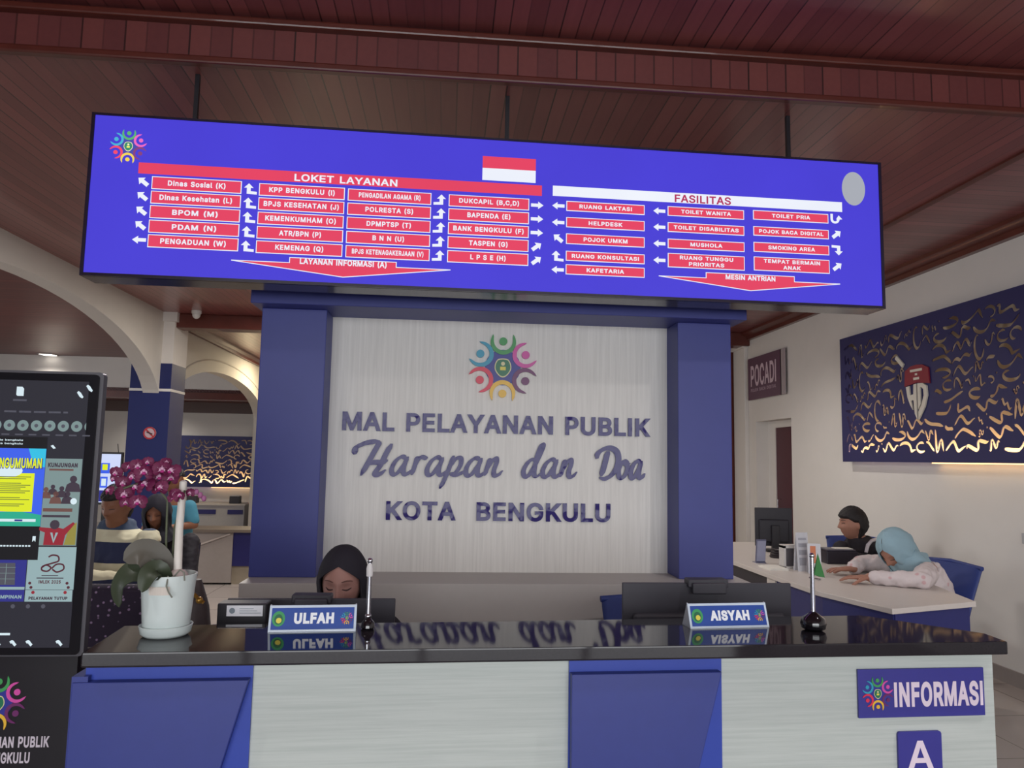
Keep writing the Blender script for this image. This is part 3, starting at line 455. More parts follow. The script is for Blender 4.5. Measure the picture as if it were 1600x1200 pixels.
# left hall beyond the arcade
b = MB(); b.bb((-10, 13.4, 2.50), (-3.55, 13.55, CZ)); struct('wall_lintel', b, wall_white)
b = MB(); b.bb((-10, 13.36, 2.38), (-3.55, 13.60, 2.50)); struct('trim_10', b, wood_trim)
b = MB(); b.bb((-10, 16.0, 0), (-3.2, 16.15, 2.56)); struct('wall_far', b, wall_white)
b = MB(); b.bb((-10, 15.9, 2.28), (-3.2, 16.0, 2.50)); struct('trim_11', b, M('lobby_fascia', (96, 76, 72), .5))
b = MB(); b.bb((-3.3, 13.4, 0), (-3.15, 16.2, 2.56)); struct('wall_lobby_right', b, wall_white)
b = MB(); b.bb((-10.1, -4.2, 0), (-10, 3.3, 3.31)); b.bb((-10.1, 9.8, 0), (-10, 18, CZ)); b.bb((-10.1, 3.3, 2.7), (-10, 9.8, CZ)); b.bb((-10.1, 3.3, 0), (-10, 9.8, .5)); struct('wall_left_hall', b, wall_white)
# glazed entrance front behind the viewer
b = MB(); b.bb((-10, -4.2, 0), (-3.2, -4.05, 3.31)); b.bb((3.6, -4.2, 0), (4.2, -4.05, 3.31)); b.bb((-3.2, -4.2, 2.9), (3.6, -4.05, 3.31)); struct('wall_front', b, wall_white)
b = MB()
for x in (-3.2, -1.5, .2, 1.9, 3.6): b.bb((x-.03, -4.17, 0), (x+.03, -4.09, 2.9))
b.bb((-3.2, -4.17, 2.1), (3.6, -4.09, 2.16)); struct('window_1', b, M('window_frame', (60, 58, 60), .4))

# ------------------------------------------------------------------ recessed lamps and the small camera on the ceiling
def downlight(x, y, z, label, sx=.12):
    t = thing('ceiling_lamp', label, 'ceiling lamp', (x, y, z), 0, 'recessed ceiling lamps')
    b = MB(); b.bb((x-sx*.62, y-sx*.62, z-.012), (x+sx*.62, y+sx*.62, z+.001)); obj('frame', b, M('lamp_trim', (150, 140, 138), .4), t)
    b = MB(); b.bb((x-sx*.5, y-sx*.5, z-.016), (x+sx*.5, y+sx*.5, z-.011)); obj('diffuser', b, M('lamp_glow', (255, 246, 235), .5, emit=3.0), t)
downlight(-6.9, 13.25, CZ, 'square recessed lamp in the wooden ceiling above the left kiosk', .2)
downlight(-6.0, 15.0, 2.50, 'square recessed lamp in the low lobby ceiling beside the blue column', .2)
t = thing('dome_camera', 'small white dome camera under the ceiling beside the top of the blue column', 'camera', (-2.95, 8.75, CZ))
b = MB(); b.lathe([(.055, CZ), (.055, CZ-.03), (.05, CZ-.035)], (-2.95, 8.75, 0)); obj('base', b, M('white_plastic', (215, 213, 210), .4), t, smooth=True)
b = MB(); b.ball((-2.95, 8.75, CZ-.045), (.045, .045, .05)); obj('dome', b, M('white_plastic', None), t, smooth=True)

# ------------------------------------------------------------------ the round emblem: six figures with raised arms around a crest
EMB_C = [(48, 50, 140), (64, 150, 84), (206, 78, 160), (104, 40, 96), (226, 180, 60), (214, 50, 80), (48, 150, 180), (216, 206, 160), (34, 112, 80), (222, 206, 84)]
def emb_mats(kind):
    if kind == 'glow': return [GLOW('emblem_glow_%d' % i, tuple(min(255, int(c*1.08+25)) for c in col), .95) for i, col in enumerate(EMB_C)]
    if kind == 'dim': return [GLOW('emblem_dim_%d' % i, tuple(int(c*.55) for c in col), .6) for i, col in enumerate(EMB_C)]
    return [M('emblem_paint_%d' % i, col, .35, var=.04) for i, col in enumerate(EMB_C)]
def emblem(mb, cx, cz, D, y, depth, base=0):
    hexa = []
    for k in range(36):
        a = 2*PI*k/36; hexa.append((cx+.70*D*math.sin(a), cz+.70*D*math.cos(a)))
    mb.prism(hexa, y-depth*.6, y, 'xz', base)
    for i, mi in enumerate((1, 2, 3, 4, 5, 6)):
        a = rad(60*i); out = Vector((math.sin(a), math.cos(a))); side = Vector((out.y, -out.x)); ctr = Vector((cx, cz))+out*D
        O_, I_ = [], []
        for k in range(25):
            ph = -128+256*k/24; th = .17*max(0, 1-(ph/128)**2)**.42
            d = -out*math.cos(rad(ph))+side*math.sin(rad(ph)); O_.append(ctr+d*.50*D); I_.append(ctr+d*(.50-th)*D)
        V_ = []; n = 25
        for h in (y-depth, y):
            V_ += [(p.x, h, p.y) for p in O_]+[(p.x, h, p.y) for p in I_]
        F_ = []
        for k in range(n-1):
            F_ += [(k, k+1, n+k+1, n+k), (2*n+k, 3*n+k, 3*n+k+1, 2*n+k+1), (k, 2*n+k, 2*n+k+1, k+1), (n+k, n+k+1, 3*n+k+1, 3*n+k)]
        mb.geo(V_, F_, base+mi)
        h_ = ctr+out*.03*D; mb.prism(circle(h_.x, h_.y, .157*D, 20), y-depth, y, 'xz', base+mi)
    sh = []
    for k in range(28):
        a = 2*PI*k/28; s_, c_ = math.sin(a), math.cos(a); sh.append((.33*s_*(1 if c_ > -.2 else 1+.25*(c_+.2)), .40*(c_ if c_ < .8 else .8+.4*(c_-.8))))
    mb.prism([(cx+p[0]*D, cz+p[1]*D) for p in sh], y-depth*1.1, y, 'xz', base+7)
    mb.prism([(cx+p[0]*D*.88, cz+p[1]*D*.88) for p in sh], y-depth*1.2, y, 'xz', base+8)
    mb.prism([(cx-.11*D, cz-.12*D), (cx+.11*D, cz-.12*D), (cx+.11*D, cz+.02*D), (cx-.11*D, cz+.02*D)], y-depth*1.3, y, 'xz', base+9)
    mb.prism(circle(cx, cz+.14*D, .08*D, 10), y-depth*1.3, y, 'xz', base+7)
    return mb

# ------------------------------------------------------------------ the lit sign hung from the ceiling
SO = Vector((0.2, 3.15, 2.51))
sign = thing('led_sign', 'long lit blue sign board with red counter names hanging from the wooden ceiling', 'sign', SO, rad(1.1))
def sz(z): return z-SO.z
frame_m = M('sign_case', (40, 34, 52), .18, spec=.6, var=.08)
b = MB()
U0, U1, W0, W1 = -1.712, 1.787, sz(2.172), sz(2.850); fr = .013
b.bb((U0-fr, .004, W0-fr), (U1+fr, .14, W1+fr))
for p, q in (((U0-fr, -.006, W0-fr), (U1+fr, .01, W0)), ((U0-fr, -.006, W1), (U1+fr, .01, W1+fr*.7)), ((U0-fr, -.006, W0), (U0, .01, W1)), ((U1, -.006, W0), (U1+fr, .01, W1))): b.bb(p, q)
obj('case', b, frame_m, sign, local=True)
g_blue = GLOW('screen_blue', (72, 62, 212), 1.0); g_red = GLOW('screen_red', (228, 66, 98), 1.0); g_white = GLOW('screen_white', (236, 240, 255), 1.0); g_wine = GLOW('screen_wine', (176, 46, 92), 1.0); g_grey = GLOW('screen_grey', (176, 180, 190), .9)
b = MB(); b.bb((U0, 0, W0), (U1, .01, W1)); screen = obj('screen', b, g_blue, sign, local=True)
for u, in ((-1.33,), (.035,), (1.378,)):
    b = MB(); b.bb((u-.009, .055, W1), (u+.009, .073, CZ-SO.z)); b.bb((u-.02, .04, W1), (u+.02, .09, W1+.012)); obj('hanger', b, black_plastic, sign, local=True)
L1, L2, L3, L4 = -.001, -.002, -.003, -.004
def quad(mb, u0, z0, u1, z1, y, mi): mb.geo([(u0, y, z0), (u1, y, z0), (u1, y, z1), (u0, y, z1)], [(0, 1, 2, 3)], mi)
def label_box(u0, z1, u1, z0, lines):
    b = MB(); z0, z1 = sz(z0), sz(z1); e = .0035
    quad(b, u0, z0, u1, z1, L1, 0); quad(b, u0+e, z0+e, u1-e, z1-e, L2, 1)
    n = len(lines); H = (z1-z0)
    for i, (t, wd) in enumerate(lines):
        c = (u0+u1)/2; h = .40*H if n == 1 else .27*H
        zc = z0+H*.5 if n == 1 else z0+H*(.71 if i == 0 else .29)
        dz = .12*h if '(' in t else 0
        put_text(b, t, c-wd/2, zc-h/2-dz, c+wd/2, zc+h/2+dz, L3, 2, .030, space=1.06)
    obj('label_box', b, [g_white, g_red, g_white], screen, local=True)
def arrow_poly(kind):
    if kind == 'l': P = [(-.028, 0), (-.004, .017), (-.004, .0075), (.028, .0075), (.028, -.0075), (-.004, -.0075), (-.004, -.017)]
    elif kind == 'r': P = [(-x, z) for x, z in arrow_poly('l')]
    elif kind in ('ul', 'ur', 'dr'):
        a = {'ul': -38, 'ur': -142, 'dr': 142}[kind]; c_, s_ = math.cos(rad(a)), math.sin(rad(a))
        P = [((x*.9*c_-z*1.15*s_), (x*.9*s_+z*1.15*c_)) for x, z in arrow_poly('l')]
    elif kind == 'upl': P = [(-.008, .024), (.012, .004), (.0, .004), (.0, -.010), (.026, -.012), (.026, -.024), (-.016, -.022), (-.016, .004), (-.028, .004)]     # from the right, then up
    elif kind == 'upr': P = [(-x, z) for x, z in arrow_poly('upl')]
    elif kind == 'dnr': P = [(-x, -z) for x, z in arrow_poly('upl')]
    elif kind == 'hook':
        O_ = [(-.006+.022*math.cos(a), -.004+.02*math.sin(a)) for a in [PI+PI*k/10 for k in range(11)]]; I_ = [(-.006+.010*math.cos(a), -.004+.009*math.sin(a)) for a in [2*PI-PI*k/10 for k in range(11)]]
        P = [(-.028, .022), ]+O_+[(.030, -.002), (.012, .016), (-.0, -.002)]+I_[1:]+[(-.016, .022)]
    return P
def sign_arrow(kind, u, z):
    b = MB(); P = arrow_poly(kind); n = len(P)
    b.geo([(u+p[0], L2, sz(z)+p[1]) for p in P], [tuple(range(n))], 0); obj('arrow', b, g_white, screen, local=True)
b = MB(); quad(b, -1.525, sz(2.606), .191, sz(2.654), L1, 0); put_text(b, 'LOKET LAYANAN', -.884, sz(2.611), -.446, sz(2.643), L2, 1, .022); obj('title_bar', b, [g_red, g_white], screen, local=True)
b = MB(); quad(b, .240, sz(2.610), 1.603, sz(2.657), L1, 0); put_text(b, 'FASILITAS', .80, sz(2.612), 1.065, sz(2.649), L2, 1, .022); obj('title_bar', b, [g_white, g_wine], screen, local=True)
b = MB(); quad(b, -.076, sz(2.720), .162, sz(2.774), L1, 0); quad(b, -.076, sz(2.664), .162, sz(2.720), L1, 1); obj('flag', b, [g_red, g_white], screen, local=True)
b = MB(); emblem(b, -1.572, sz(2.721), .0555, -.0004, .0012); obj('emblem', b, emb_mats('glow'), screen, local=True)
b = MB(); b.geo([(p[0], L1, p[1]) for p in circle(1.662, sz(2.7255), .081, 32, .71)], [tuple(range(32))], 0); obj('oval_badge', b, g_grey, screen, local=True)
pit = .0627
for r, (t, wd) in enumerate((('Dinas Sosial (K)', .235), ('Dinas Kesehatan (L)', .295), ('BPOM (M)', .185), ('PDAM (N)', .18), ('PENGADUAN (W)', .265))):
    label_box(-1.468, 2.597-r*pit, -1.101, 2.541-r*pit, [(t, wd)]); sign_arrow('ul' if r < 4 else 'l', -1.502, 2.571-r*pit)
for r, (t, wd) in enumerate((('KPP BENGKULU (I)', .275), ('BPJS KESEHATAN (J)', .315), ('KEMENKUMHAM (O)', .295), ('ATR/BPN (P)', .175), ('KEMENAG (Q)', .20))):
    label_box(-1.029, 2.593-r*pit, -.669, 2.538-r*pit, [(t, wd)]); sign_arrow('upl', -1.063, 2.565-r*pit)
for r, (t, wd) in enumerate((('PENGADILAN AGAMA (R)', .265), ('POLRESTA (S)', .205), ('DPMPTSP (T)', .19), ('B N N (U)', .135), ('BPJS KETENAGAKERJAAN (V)', .305))):
    label_box(-.656, 2.591-r*pit, -.297, 2.537-r*pit, [(t, wd)]); sign_arrow('upr', -.261, 2.563-r*pit)
for r, (t, wd) in enumerate((('DUKCAPIL (B,C,D)', .265), ('BAPENDA (E)', .19), ('BANK BENGKULU (F)', .31), ('TASPEN (G)', .17), ('L P S E (H)', .155))):
    label_box(-.221, 2.590-r*pit, .135, 2.536-r*pit, [(t, wd)]); sign_arrow('r' if r < 3 else 'ur', .171, 2.562-r*pit)
for z1, z0, t, wd, k, az in ((2.590, 2.544, 'RUANG LAKTASI', .24, 'l', 2.565), (2.516, 2.469, 'HELPDESK', .155, 'l', 2.489), (2.441, 2.393, 'POJOK UMKM', .20, 'ul', 2.417), (2.362, 2.317, 'RUANG KONSULTASI', .305, 'upl', 2.336), (2.301, 2.255, 'KAFETARIA', .17, 'l', 2.274)):
    label_box(.302, z1, .660, z0, [(t, wd)]); sign_arrow(k, .266, az)
for z1, z0, ls in ((2.592, 2.547, [('TOILET WANITA', .235)]), (2.517, 2.472, [('TOILET DISABILITAS', .305)]), (2.441, 2.396, [('MUSHOLA', .15)]), (2.375, 2.309, [('RUANG TUNGGU', .25), ('PRIORITAS', .165)])):
    label_box(.767, z1, 1.127, z0, ls); sign_arrow('l', .728, (z1+z0)/2-.003)
for z1, z0, ls, k in ((2.596, 2.551, [('TOILET PRIA', .185)], 'hook'), (2.520, 2.476, [('POJOK BACA DIGITAL', .31)], 'ur'), (2.446, 2.400, [('SMOKING AREA', .225)], 'dnr'), (2.378, 2.313, [('TEMPAT BERMAIN', .27), ('ANAK', .085)], 'ur')):
    label_box(1.170, z1, 1.534, z0, ls); sign_arrow(k, 1.572, (z1+z0)/2+.003)
def down_arrow(uL, uR, zt, zs, zb, uc, s0, s1, text, wd):
    b = MB()
    for e, y, mi in ((0, L1, 0), (.0035, L2, 1)):
        P = [(uL+e*7, zs-e*1.0), (s0+e, zs-e*1.0), (s0+e, zt-e), (s1-e, zt-e), (s1-e, zs-e), (uR-e*7, zs-e), (uc, zb+e)]
        P = P if e else [(uL, zs), (uL, zs-.004), (uc, zb), (uR, zs-.004), (uR, zs), (s1, zs), (s1, zt), (s0, zt), (s0, zs)]
        b.geo([(p[0], y, sz(p[1])) for p in P], [tuple(range(len(P)))], mi)
    zc = (zt+zs)/2-.005; d = .004 if '(' in text else 0
    put_text(b, text, uc-wd/2, sz(zc-.012-d), uc+wd/2, sz(zc+.011+d), L3, 0, .03); obj('down_arrow', b, [g_white, g_red], screen, local=True)
down_arrow(-1.127, -.205, 2.276, 2.2535, 2.197, -.662, -.889, -.437, 'LAYANAN INFORMASI (A)', .365)
down_arrow(.725, 1.583, 2.294, 2.2695, 2.216, 1.153, .943, 1.364, 'MESIN ANTRIAN', .235)

# ------------------------------------------------------------------ the wall behind the counter: two blue pillars, a lintel and a pale panel
bw = thing('backdrop_wall', 'free-standing pale panel wall framed by blue pillars behind the counter', 'backdrop', (0.26, 3.7, 0))
for x0, x1 in ((-.897, -.592), (1.138, 1.412)):
    b = MB(); b.bb((x0, 3.56, .874), (x1, 3.95, 2.138)); obj('pillar', b, blue_paint, bw, bevel=.004)
b = MB(); b.bb((-.925, 3.45, 2.138), (1.452, 4.0, 2.36)); obj('lintel', b, blue_paint, bw, bevel=.004)
b = MB(); b.bb((-.60, 3.745, .874), (1.145, 3.84, 2.138)); obj('panel', b, GRAIN('panel_laminate', (214, 211, 206), (226, 223, 218), (70, 70, 2.2), .5), bw)
b = MB(); b.bb((-.895, 3.40, 0), (1.462, 4.0, .874)); obj('plinth', b, M('plinth_grey', (188, 182, 178), .55, var=.03), bw, bevel=.003)
# fixed lettering and emblem, a little proud of the panel
navy_mirror, _nt, _b = nodes('navy_mirror')
_tc = _nt.nodes.new('ShaderNodeTexCoord'); _nz = _nt.nodes.new('ShaderNodeTexNoise'); _nz.inputs['Scale'].default_value = 9; link(_nt, _tc.outputs['Object'], _nz.inputs['Vector'])
_bp = _nt.nodes.new('ShaderNodeBump'); _bp.inputs['Strength'].default_value = .35; _bp.inputs['Distance'].default_value = .02; link(_nt, _nz.outputs['Fac'], _bp.inputs['Height']); link(_nt, _bp.outputs['Normal'], _b.inputs['Normal'])
_b.inputs['Base Color'].default_value = rgb(58, 50, 112); _b.inputs['Roughness'].default_value = .08; _b.inputs['Specular IOR Level'].default_value = .2
PY = 3.745
def wall_line(text, name_label, x0, x1, zb, h, bold):
    """a line of separate raised letters; every letter its own part"""
    V_, F_, w_, h_ = text_geo(text, bold)
    t = thing('wall_lettering', name_label, 'lettering', ((x0+x1)/2, PY, zb)); cx = 0.0
    k = (x1-x0)/w_
    # letter positions from the widths of growing prefixes
    for i, ch in enumerate(text):
        if ch == ' ': continue
        full = text_geo(text[:i+1].strip(), bold)[2]; lw = text_geo(ch, bold)
        a = x0+(full-lw[2])*k; b = MB(); hh = h*lw[3]/text_geo('H', bold)[3]
        put_text(b, ch, a, zb-(hh-h)/2, a+lw[2]*k, zb-(hh-h)/2+hh, PY-.001, 0, bold, depth=.012); obj('letter', b, navy_mirror, t)
wall_line('MAL PELAYANAN PUBLIK', 'raised navy mirror letters of the top line on the pale panel', -.523, 1.048, 1.566, .094, .028)
wall_line('KOTA  BENGKULU', 'raised navy mirror letters of the bottom line on the pale panel', -.292, .838, 1.128, .092, .028)
# the middle line in a brush hand: every letter from its own strokes
def spline(P, n=9):
    Q = [Vector(p).to_2d() if len(p) == 2 else Vector(p[:2]) for p in P]; out = []
    Q = [2*Q[0]-Q[1]]+Q+[2*Q[-1]-Q[-2]]
    for i in range(1, len(Q)-2):
        for k in range(n):
            t = k/n; a, b_, c, d = Q[i-1], Q[i], Q[i+1], Q[i+2]
            out.append(.5*((2*b_)+(c-a)*t+(2*a-5*b_+4*c-d)*t*t+(3*b_-a-3*c+d)*t*t*t))
    return out+[Q[-2]]
def brush(mb, P, w_, y, depth, mi=0, taper=True):
    C = spline(P); n = len(C); L, R = [], []
    for i, p in enumerate(C):
        t = (C[min(i+1, n-1)]-C[max(i-1, 0)]).normalized(); nrm = Vector((-t.y, t.x)); f = i/(n-1)
        k = min(1, .45+f*6, .30+(1-f)*5) if taper else 1
        hw = nrm*w_*.30*k+Vector((.55, .35))*w_*.36*k*(1 if nrm.dot(Vector((.55, .35))) >= 0 else -1)
        L.append(p+hw); R.append(p-hw)
    V_ = []
    for h in (y-depth, y): V_ += [(p.x, h-.0005*q/n, p.y) for q, p in enumerate(L)]+[(p.x, h-.0005*q/n, p.y) for q, p in enumerate(R)]
    F_ = []
    for k in range(n-1): F_ += [(k, k+1, n+k+1, n+k), (2*n+k, 3*n+k, 3*n+k+1, 2*n+k+1), (k, 2*n+k, 2*n+k+1, k+1), (n+k, n+k+1, 3*n+k+1, 3*n+k)]
    F_ += [(0, n, 3*n, 2*n), (n-1, 3*n-1, 4*n-1, 2*n-1)]
    return mb.geo(V_, F_, mi)
HAND = {   # strokes in units of the small-letter height, slanted hand
 'H': [[(-.30, 1.02), (-.28, 1.35), (.05, 1.55), (.45, 1.68), (1.0, 1.72)], [(1.0, 1.72), (.78, 1.3), (.42, .6), (.05, -.10)], [(.32, .55), (.75, .62), (1.15, .62), (1.45, .72)], [(1.62, 1.62), (1.35, 1.1), (1.08, .5), (.80, .05), (1.0, -.02), (1.35, .25)]],
 'a': [[(.82, .78), (.62, .95), (.30, .75), (.08, .35), (.10, .04), (.32, .02), (.62, .40), (.86, .90)], [(.90, .95), (.72, .45), (.70, .08), (.88, .02), (1.15, .28)]],
 'r': [[(.36, .98), (.24, .50), (.08, -.02)], [(.16, .30), (.34, .70), (.54, .93), (.76, .90), (.80, .78)]],
 'p': [[(.42, 1.05), (.22, .45), (-.05, -.25), (-.28, -.72)], [(.18, .35), (.50, .85), (.80, .92), (.80, .55), (.52, .12), (.25, .10)], [(.25, .10), (.55, .02), (.85, .12), (1.05, .28)]],
 'n': [[(.30, .95), (.16, .45), (.02, .0)], [(.06, .15), (.35, .72), (.62, .95), (.66, .72), (.52, .28), (.56, .03), (.76, .06), (1.0, .30)]],
 'd': [[(.74, .80), (.54, .92), (.26, .70), (.06, .32), (.10, .04), (.32, .02), (.62, .45), (.98, 1.15), (1.18, 1.65), (1.08, 1.7), (.86, 1.2), (.70, .5), (.68, .08), (.86, .02), (1.10, .26)]],
 'D': [[(-.10, 1.02), (-.05, 1.30), (.30, 1.52), (.85, 1.62), (1.35, 1.45), (1.52, 1.05), (1.38, .55), (.95, .12), (.45, -.05), (.08, .02)], [(.72, 1.45), (.48, .75), (.22, .08)]],
 'o': [[(.62, .88), (.34, .85), (.08, .42), (.14, .04), (.44, .04), (.74, .45), (.70, .82), (.50, .92), (.66, .72), (.98, .80)]],
}
ADV = {'H': 1.55, 'a': 1.02, 'r': .80, 'p': 1.0, 'n': .98, 'd': 1.06, 'D': 1.42, 'o': .90}
hl = thing('wall_lettering', 'raised navy mirror script in a brush hand, the middle line on the pale panel', 'lettering', (.25, PY, 1.36))
S_ = .094
for word, x0, x1 in (('Harapan', -.455, .285), ('dan', .385, .665), ('Doa', .775, 1.010)):
    tot = sum(ADV[c] for c in word); x = x0+(.30*S_ if word[0] == 'H' else 0); k = (x1-x)/(tot*S_) if word != 'Doa' else (x1-x)/(tot*S_)
    for ch in word:
        b = MB()
        for si_, P in enumerate(HAND[ch]): brush(b, [(x+p[0]*S_*k*.97, 1.352+p[1]*S_) for p in P], .031 if ch in 'HD' else .025, PY-.001, .012+.0004*si_)
        obj('letter', b, navy_mirror, hl); x += ADV[ch]*S_*k
t = thing('wall_emblem', 'large round emblem of six coloured figures around a crest on the pale panel', 'emblem', (.268, PY, 1.895))
b = MB(); emblem(b, .275, 1.905, .131, PY-.001, .012); obj('figures', b, emb_mats('paint'), t)

# ------------------------------------------------------------------ reception counter (turned 1.9 degrees, like its edges in the hall)
CA = rad(1.9); CO = Vector((.168, 1.81, 0))
def C2W(u, v, z=0.0): return Vector((CO.x+u*math.cos(CA)-v*math.sin(CA), CO.y+u*math.sin(CA)+v*math.cos(CA), z))
counter = thing('reception_counter', 'long white and blue reception counter with a glossy black stone top', 'counter', CO, CA)
white_lam = GRAIN('counter_laminate', (174, 181, 177), (186, 192, 188), (3, 3, 120), .35)
granite = M('black_granite', (33, 30, 35), .05, spec=.5, var=.3, scale=160)
b = MB(); b.prism([(-.972, 0), (1.302, 0), (1.312, .087), (1.098, .332), (.036, .291), (-.985, .272)], .957, .99, 'xy'); obj('countertop', b, granite, counter, local=True, bevel=.004)
b = MB(); b.prism([(-.965, .055), (1.300, .055), (1.300, .09), (1.09, .30), (.036, .265), (-.965, .25)], 0, .957, 'xy'); obj('front_board', b, white_lam, counter, local=True)
for a_, c_ in ((-.978, -.607), (.150, .543)): b = MB(); b.bb((a_, .048, .05), (c_, .058, .957)); obj('recess_strip', b, M('blue_recess', (44, 66, 160), .4), counter, local=True)
for P in ([(-.997, .918), (-.611, .918), (-.86, .0), (-.997, .0)], [(.152, .918), (.535, .918), (.292, .0), (.156, .0)]):
    b = MB(); b.prism(P, .025, .054, 'xz'); obj('blue_panel', b, M('counter_blue', (48, 58, 128), .38, var=.05), counter, local=True, bevel=.002)
b = MB(); b.bb((-1.0, .03, 0), (-.965, .25, .93)); obj('side_panel', b, M('counter_blue', None), counter, local=True)
sign_navy = M('sign_navy', (54, 52, 136), .4, var=.05); sign_pale = M('sign_pale', (222, 206, 220), .45, var=.03)
si = thing('counter_sign', 'navy plate with emblem and INFORMASI lettering on the counter front', 'sign', C2W(1.09, .054, .851), CA)
b = MB(); b.bb((-.178, -.006, -.061), (.178, 0, .061)); obj('plate', b, sign_navy, si, local=True, bevel=.001)
b = MB(); put_text(b, 'INFORMASI', -.079, -.036, .173, .028, -.0065, 0, .035); obj('lettering', b, sign_pale, si, local=True)
b = MB(); emblem(b, -.125, 0, .032, -.006, .0015); obj('emblem', b, emb_mats('paint'), si, local=True)
sa = thing('counter_sign', 'navy plate with a large letter A below the INFORMASI plate', 'sign', C2W(1.079, .054, .66), CA)
def rrect(x0, z0, x1, z1, r, n=5):
    P = []
    for cx, cz_, a0 in ((x1-r, z1-r, 0), (x0+r, z1-r, 90), (x0+r, z0+r, 180), (x1-r, z0+r, 270)):
        P += [(cx+r*math.cos(rad(a0+90*k/n)), cz_+r*math.sin(rad(a0+90*k/n))) for k in range(n+1)]
    return P
b = MB(); b.prism(rrect(-.061, -.095, .061, .094, .008), -.006, 0, 'xz'); obj('plate', b, sign_navy, sa, local=True)
b = MB(); put_text(b, 'A', -.038, -.004, .038, .071, -.0065, 0, .015); obj('lettering', b, sign_pale, sa, local=True)

# ------------------------------------------------------------------ things on the counter
glass = M('acrylic', (236, 240, 245), .05, trans=.9, ior=1.3, var=.01); metal_edge = M('plate_edge', (190, 196, 205), .25, metal=.6)
plate_blue = M('name_plate_blue', (40, 72, 150), .35)
def name_plate(p0, p1, name, label, wt):
    p0, p1 = Vector(p0), Vector(p1); c = (p0+p1)/2; L = (p1-p0).length/2; a = math.atan2(p1.y-p0.y, p1.x-p0.x)
    t = thing('name_plate', label, 'name plate', (c.x, c.y, .99), a, 'name plates on the counter')
    H = .062; lean = .022
    b = MB()
    for s in (-1, 1): b.prism([(0, .001), (.055, .001), (lean+.004, H+.002)], s*L-(.004 if s > 0 else 0), s*L+(.004 if s < 0 else 0), 'yz')
    b.prism([(.055, 0), (.057, 0), (lean+.004, H), (lean+.002, H)], -L, L, 'yz'); b.bb((-L, 0, 0), (L, .055, .0025)); obj('holder', b, metal_edge, t, local=True)
    ex = Vector((1, 0, 0)); ez = Vector((0, lean, H)).normalized(); n = ex.cross(ez); hh = math.sqrt(H*H+lean*lean)
    rot = Matrix(((1, 0, 0, 0), (0, 1, ez.y, 0), (0, 0, ez.z, 0), (0, 0, 0, 1)))
    b = MB(); q = MB(); q.bb((-L, -.0005, 0), (L, .002, hh)); b.geo(q.v, q.f, 0, rot); obj('card_border', b, M('card_border', (196, 208, 222), .3), t, local=True)
    b = MB(); q = MB(); quad(q, -L+.006, .006, L-.006, hh-.006, -.0015, 0); b.geo(q.v, q.f, 0, rot)
    q = MB(); put_text(q, name, -wt/2+.003, hh*.30, wt/2+.003, hh*.72, -.0025, 0, .05); b.geo(q.v, q.f, 1, rot)
    cb = obj('card', b, [plate_blue, M('card_letters', (232, 234, 240), .4)], t, local=True)
    b = MB(); q = MB(); emblem(q, L-.024, hh*.5, .0125, -.0018, .0006)
    for f, mi in zip(q.f, q.m): pass
    b.v = [tuple(rot @ Vector(p)) for p in q.v]; b.f = q.f; b.m = q.m; obj('emblem', b, emb_mats('paint'), t, local=True)
    b = MB(); q = MB()
    q.geo([(p[0], -.002, p[1]) for p in circle(-L+.024, hh*.5, .019, 24, .85)], [tuple(range(24))], 0)
    q.geo([(p[0], -.0026, p[1]) for p in circle(-L+.024, hh*.48, .013, 20, .8)], [tuple(range(20))], 1)
    q.geo([(p[0], -.0032, p[1]) for p in circle(-L+.025, hh*.44, .007, 14, 1)], [tuple(range(14))], 2)
    b.v = [tuple(rot @ Vector(p)) for p in q.v]; b.f = q.f; b.m = q.m; obj('crest', b, [M('crest_green', (60, 150, 90), .4), M('crest_dark_green', (34, 100, 70), .4), M('crest_yellow', (214, 200, 80), .4)], t, local=True)
    return t
name_plate((-.441, 1.971), (-.222, 1.985), 'ULFAH', 'blue tent name plate on the counter before the woman in black hijab', .10)
name_plate((.672, 2.003), (.902, 2.022), 'AISYAH', 'blue tent name plate on the counter beside the green pennant', .115)

# desk flag stands
def flag_stand(x, y, label, flag):
    t = thing('desk_flag_stand', label, 'flag stand', (x, y, .99), 0, 'small chrome flag stands on the counter')
    b = MB()
    if flag: b.lathe([(.020, 0), (.031, .006), (.034, .018), (.030, .032), (.014, .044), (.006, .05)], (x, y, .99), 28); obj('base', b, M('black_gloss', (16, 14, 18), .08, coat=1), t, smooth=True)
    else: b.lathe([(.014, 0), (.018, .004), (.017, .016), (.010, .024), (.006, .03)], (x, y, .99), 24); obj('base', b, M('black_gloss', (16, 14, 18), .08, coat=1), t, smooth=True)
    h = .200 if flag else .175
    b = MB(); b.tube([(x, y, 1.01), (x+.0, y, .99+h)], [.0065, .0055], 12); b.ball((x, y, .99+h), .0075, 8); b.ball((x, y, 1.022), .009, 8); obj('pole', b, chrome, t, smooth=True)
    b = MB()
    if flag: b.geo([(x+.006, y-.001, 1.137), (x+.030, y-.012, 1.132), (x+.016, y-.002, 1.197), (x+.008, y+.012, 1.137), (x+.021, y+.006, 1.132)], [(0, 1, 2), (1, 4, 2), (4, 3, 2), (3, 0, 2)]); obj('pennant', b, M('pennant_green', (40, 112, 46), .6), t)
    else: b.loft([((x, y, 1.125), (.0085, 0, 0), (0, .0085, 0)), ((x, y, 1.145), (.009, 0, 0), (0, .009, 0)), ((x, y, 1.158), (.006, 0, 0), (0, .006, 0))], 12); obj('furled_flag', b, M('flag_white', (200, 196, 196), .6), t, smooth=True)
flag_stand(-.194, 2.01, 'thin chrome desk flag stand with a furled white tip beside the woman in black hijab', False)
flag_stand(1.01, 1.985, 'chrome desk flag stand with a green pennant and round black base', True)

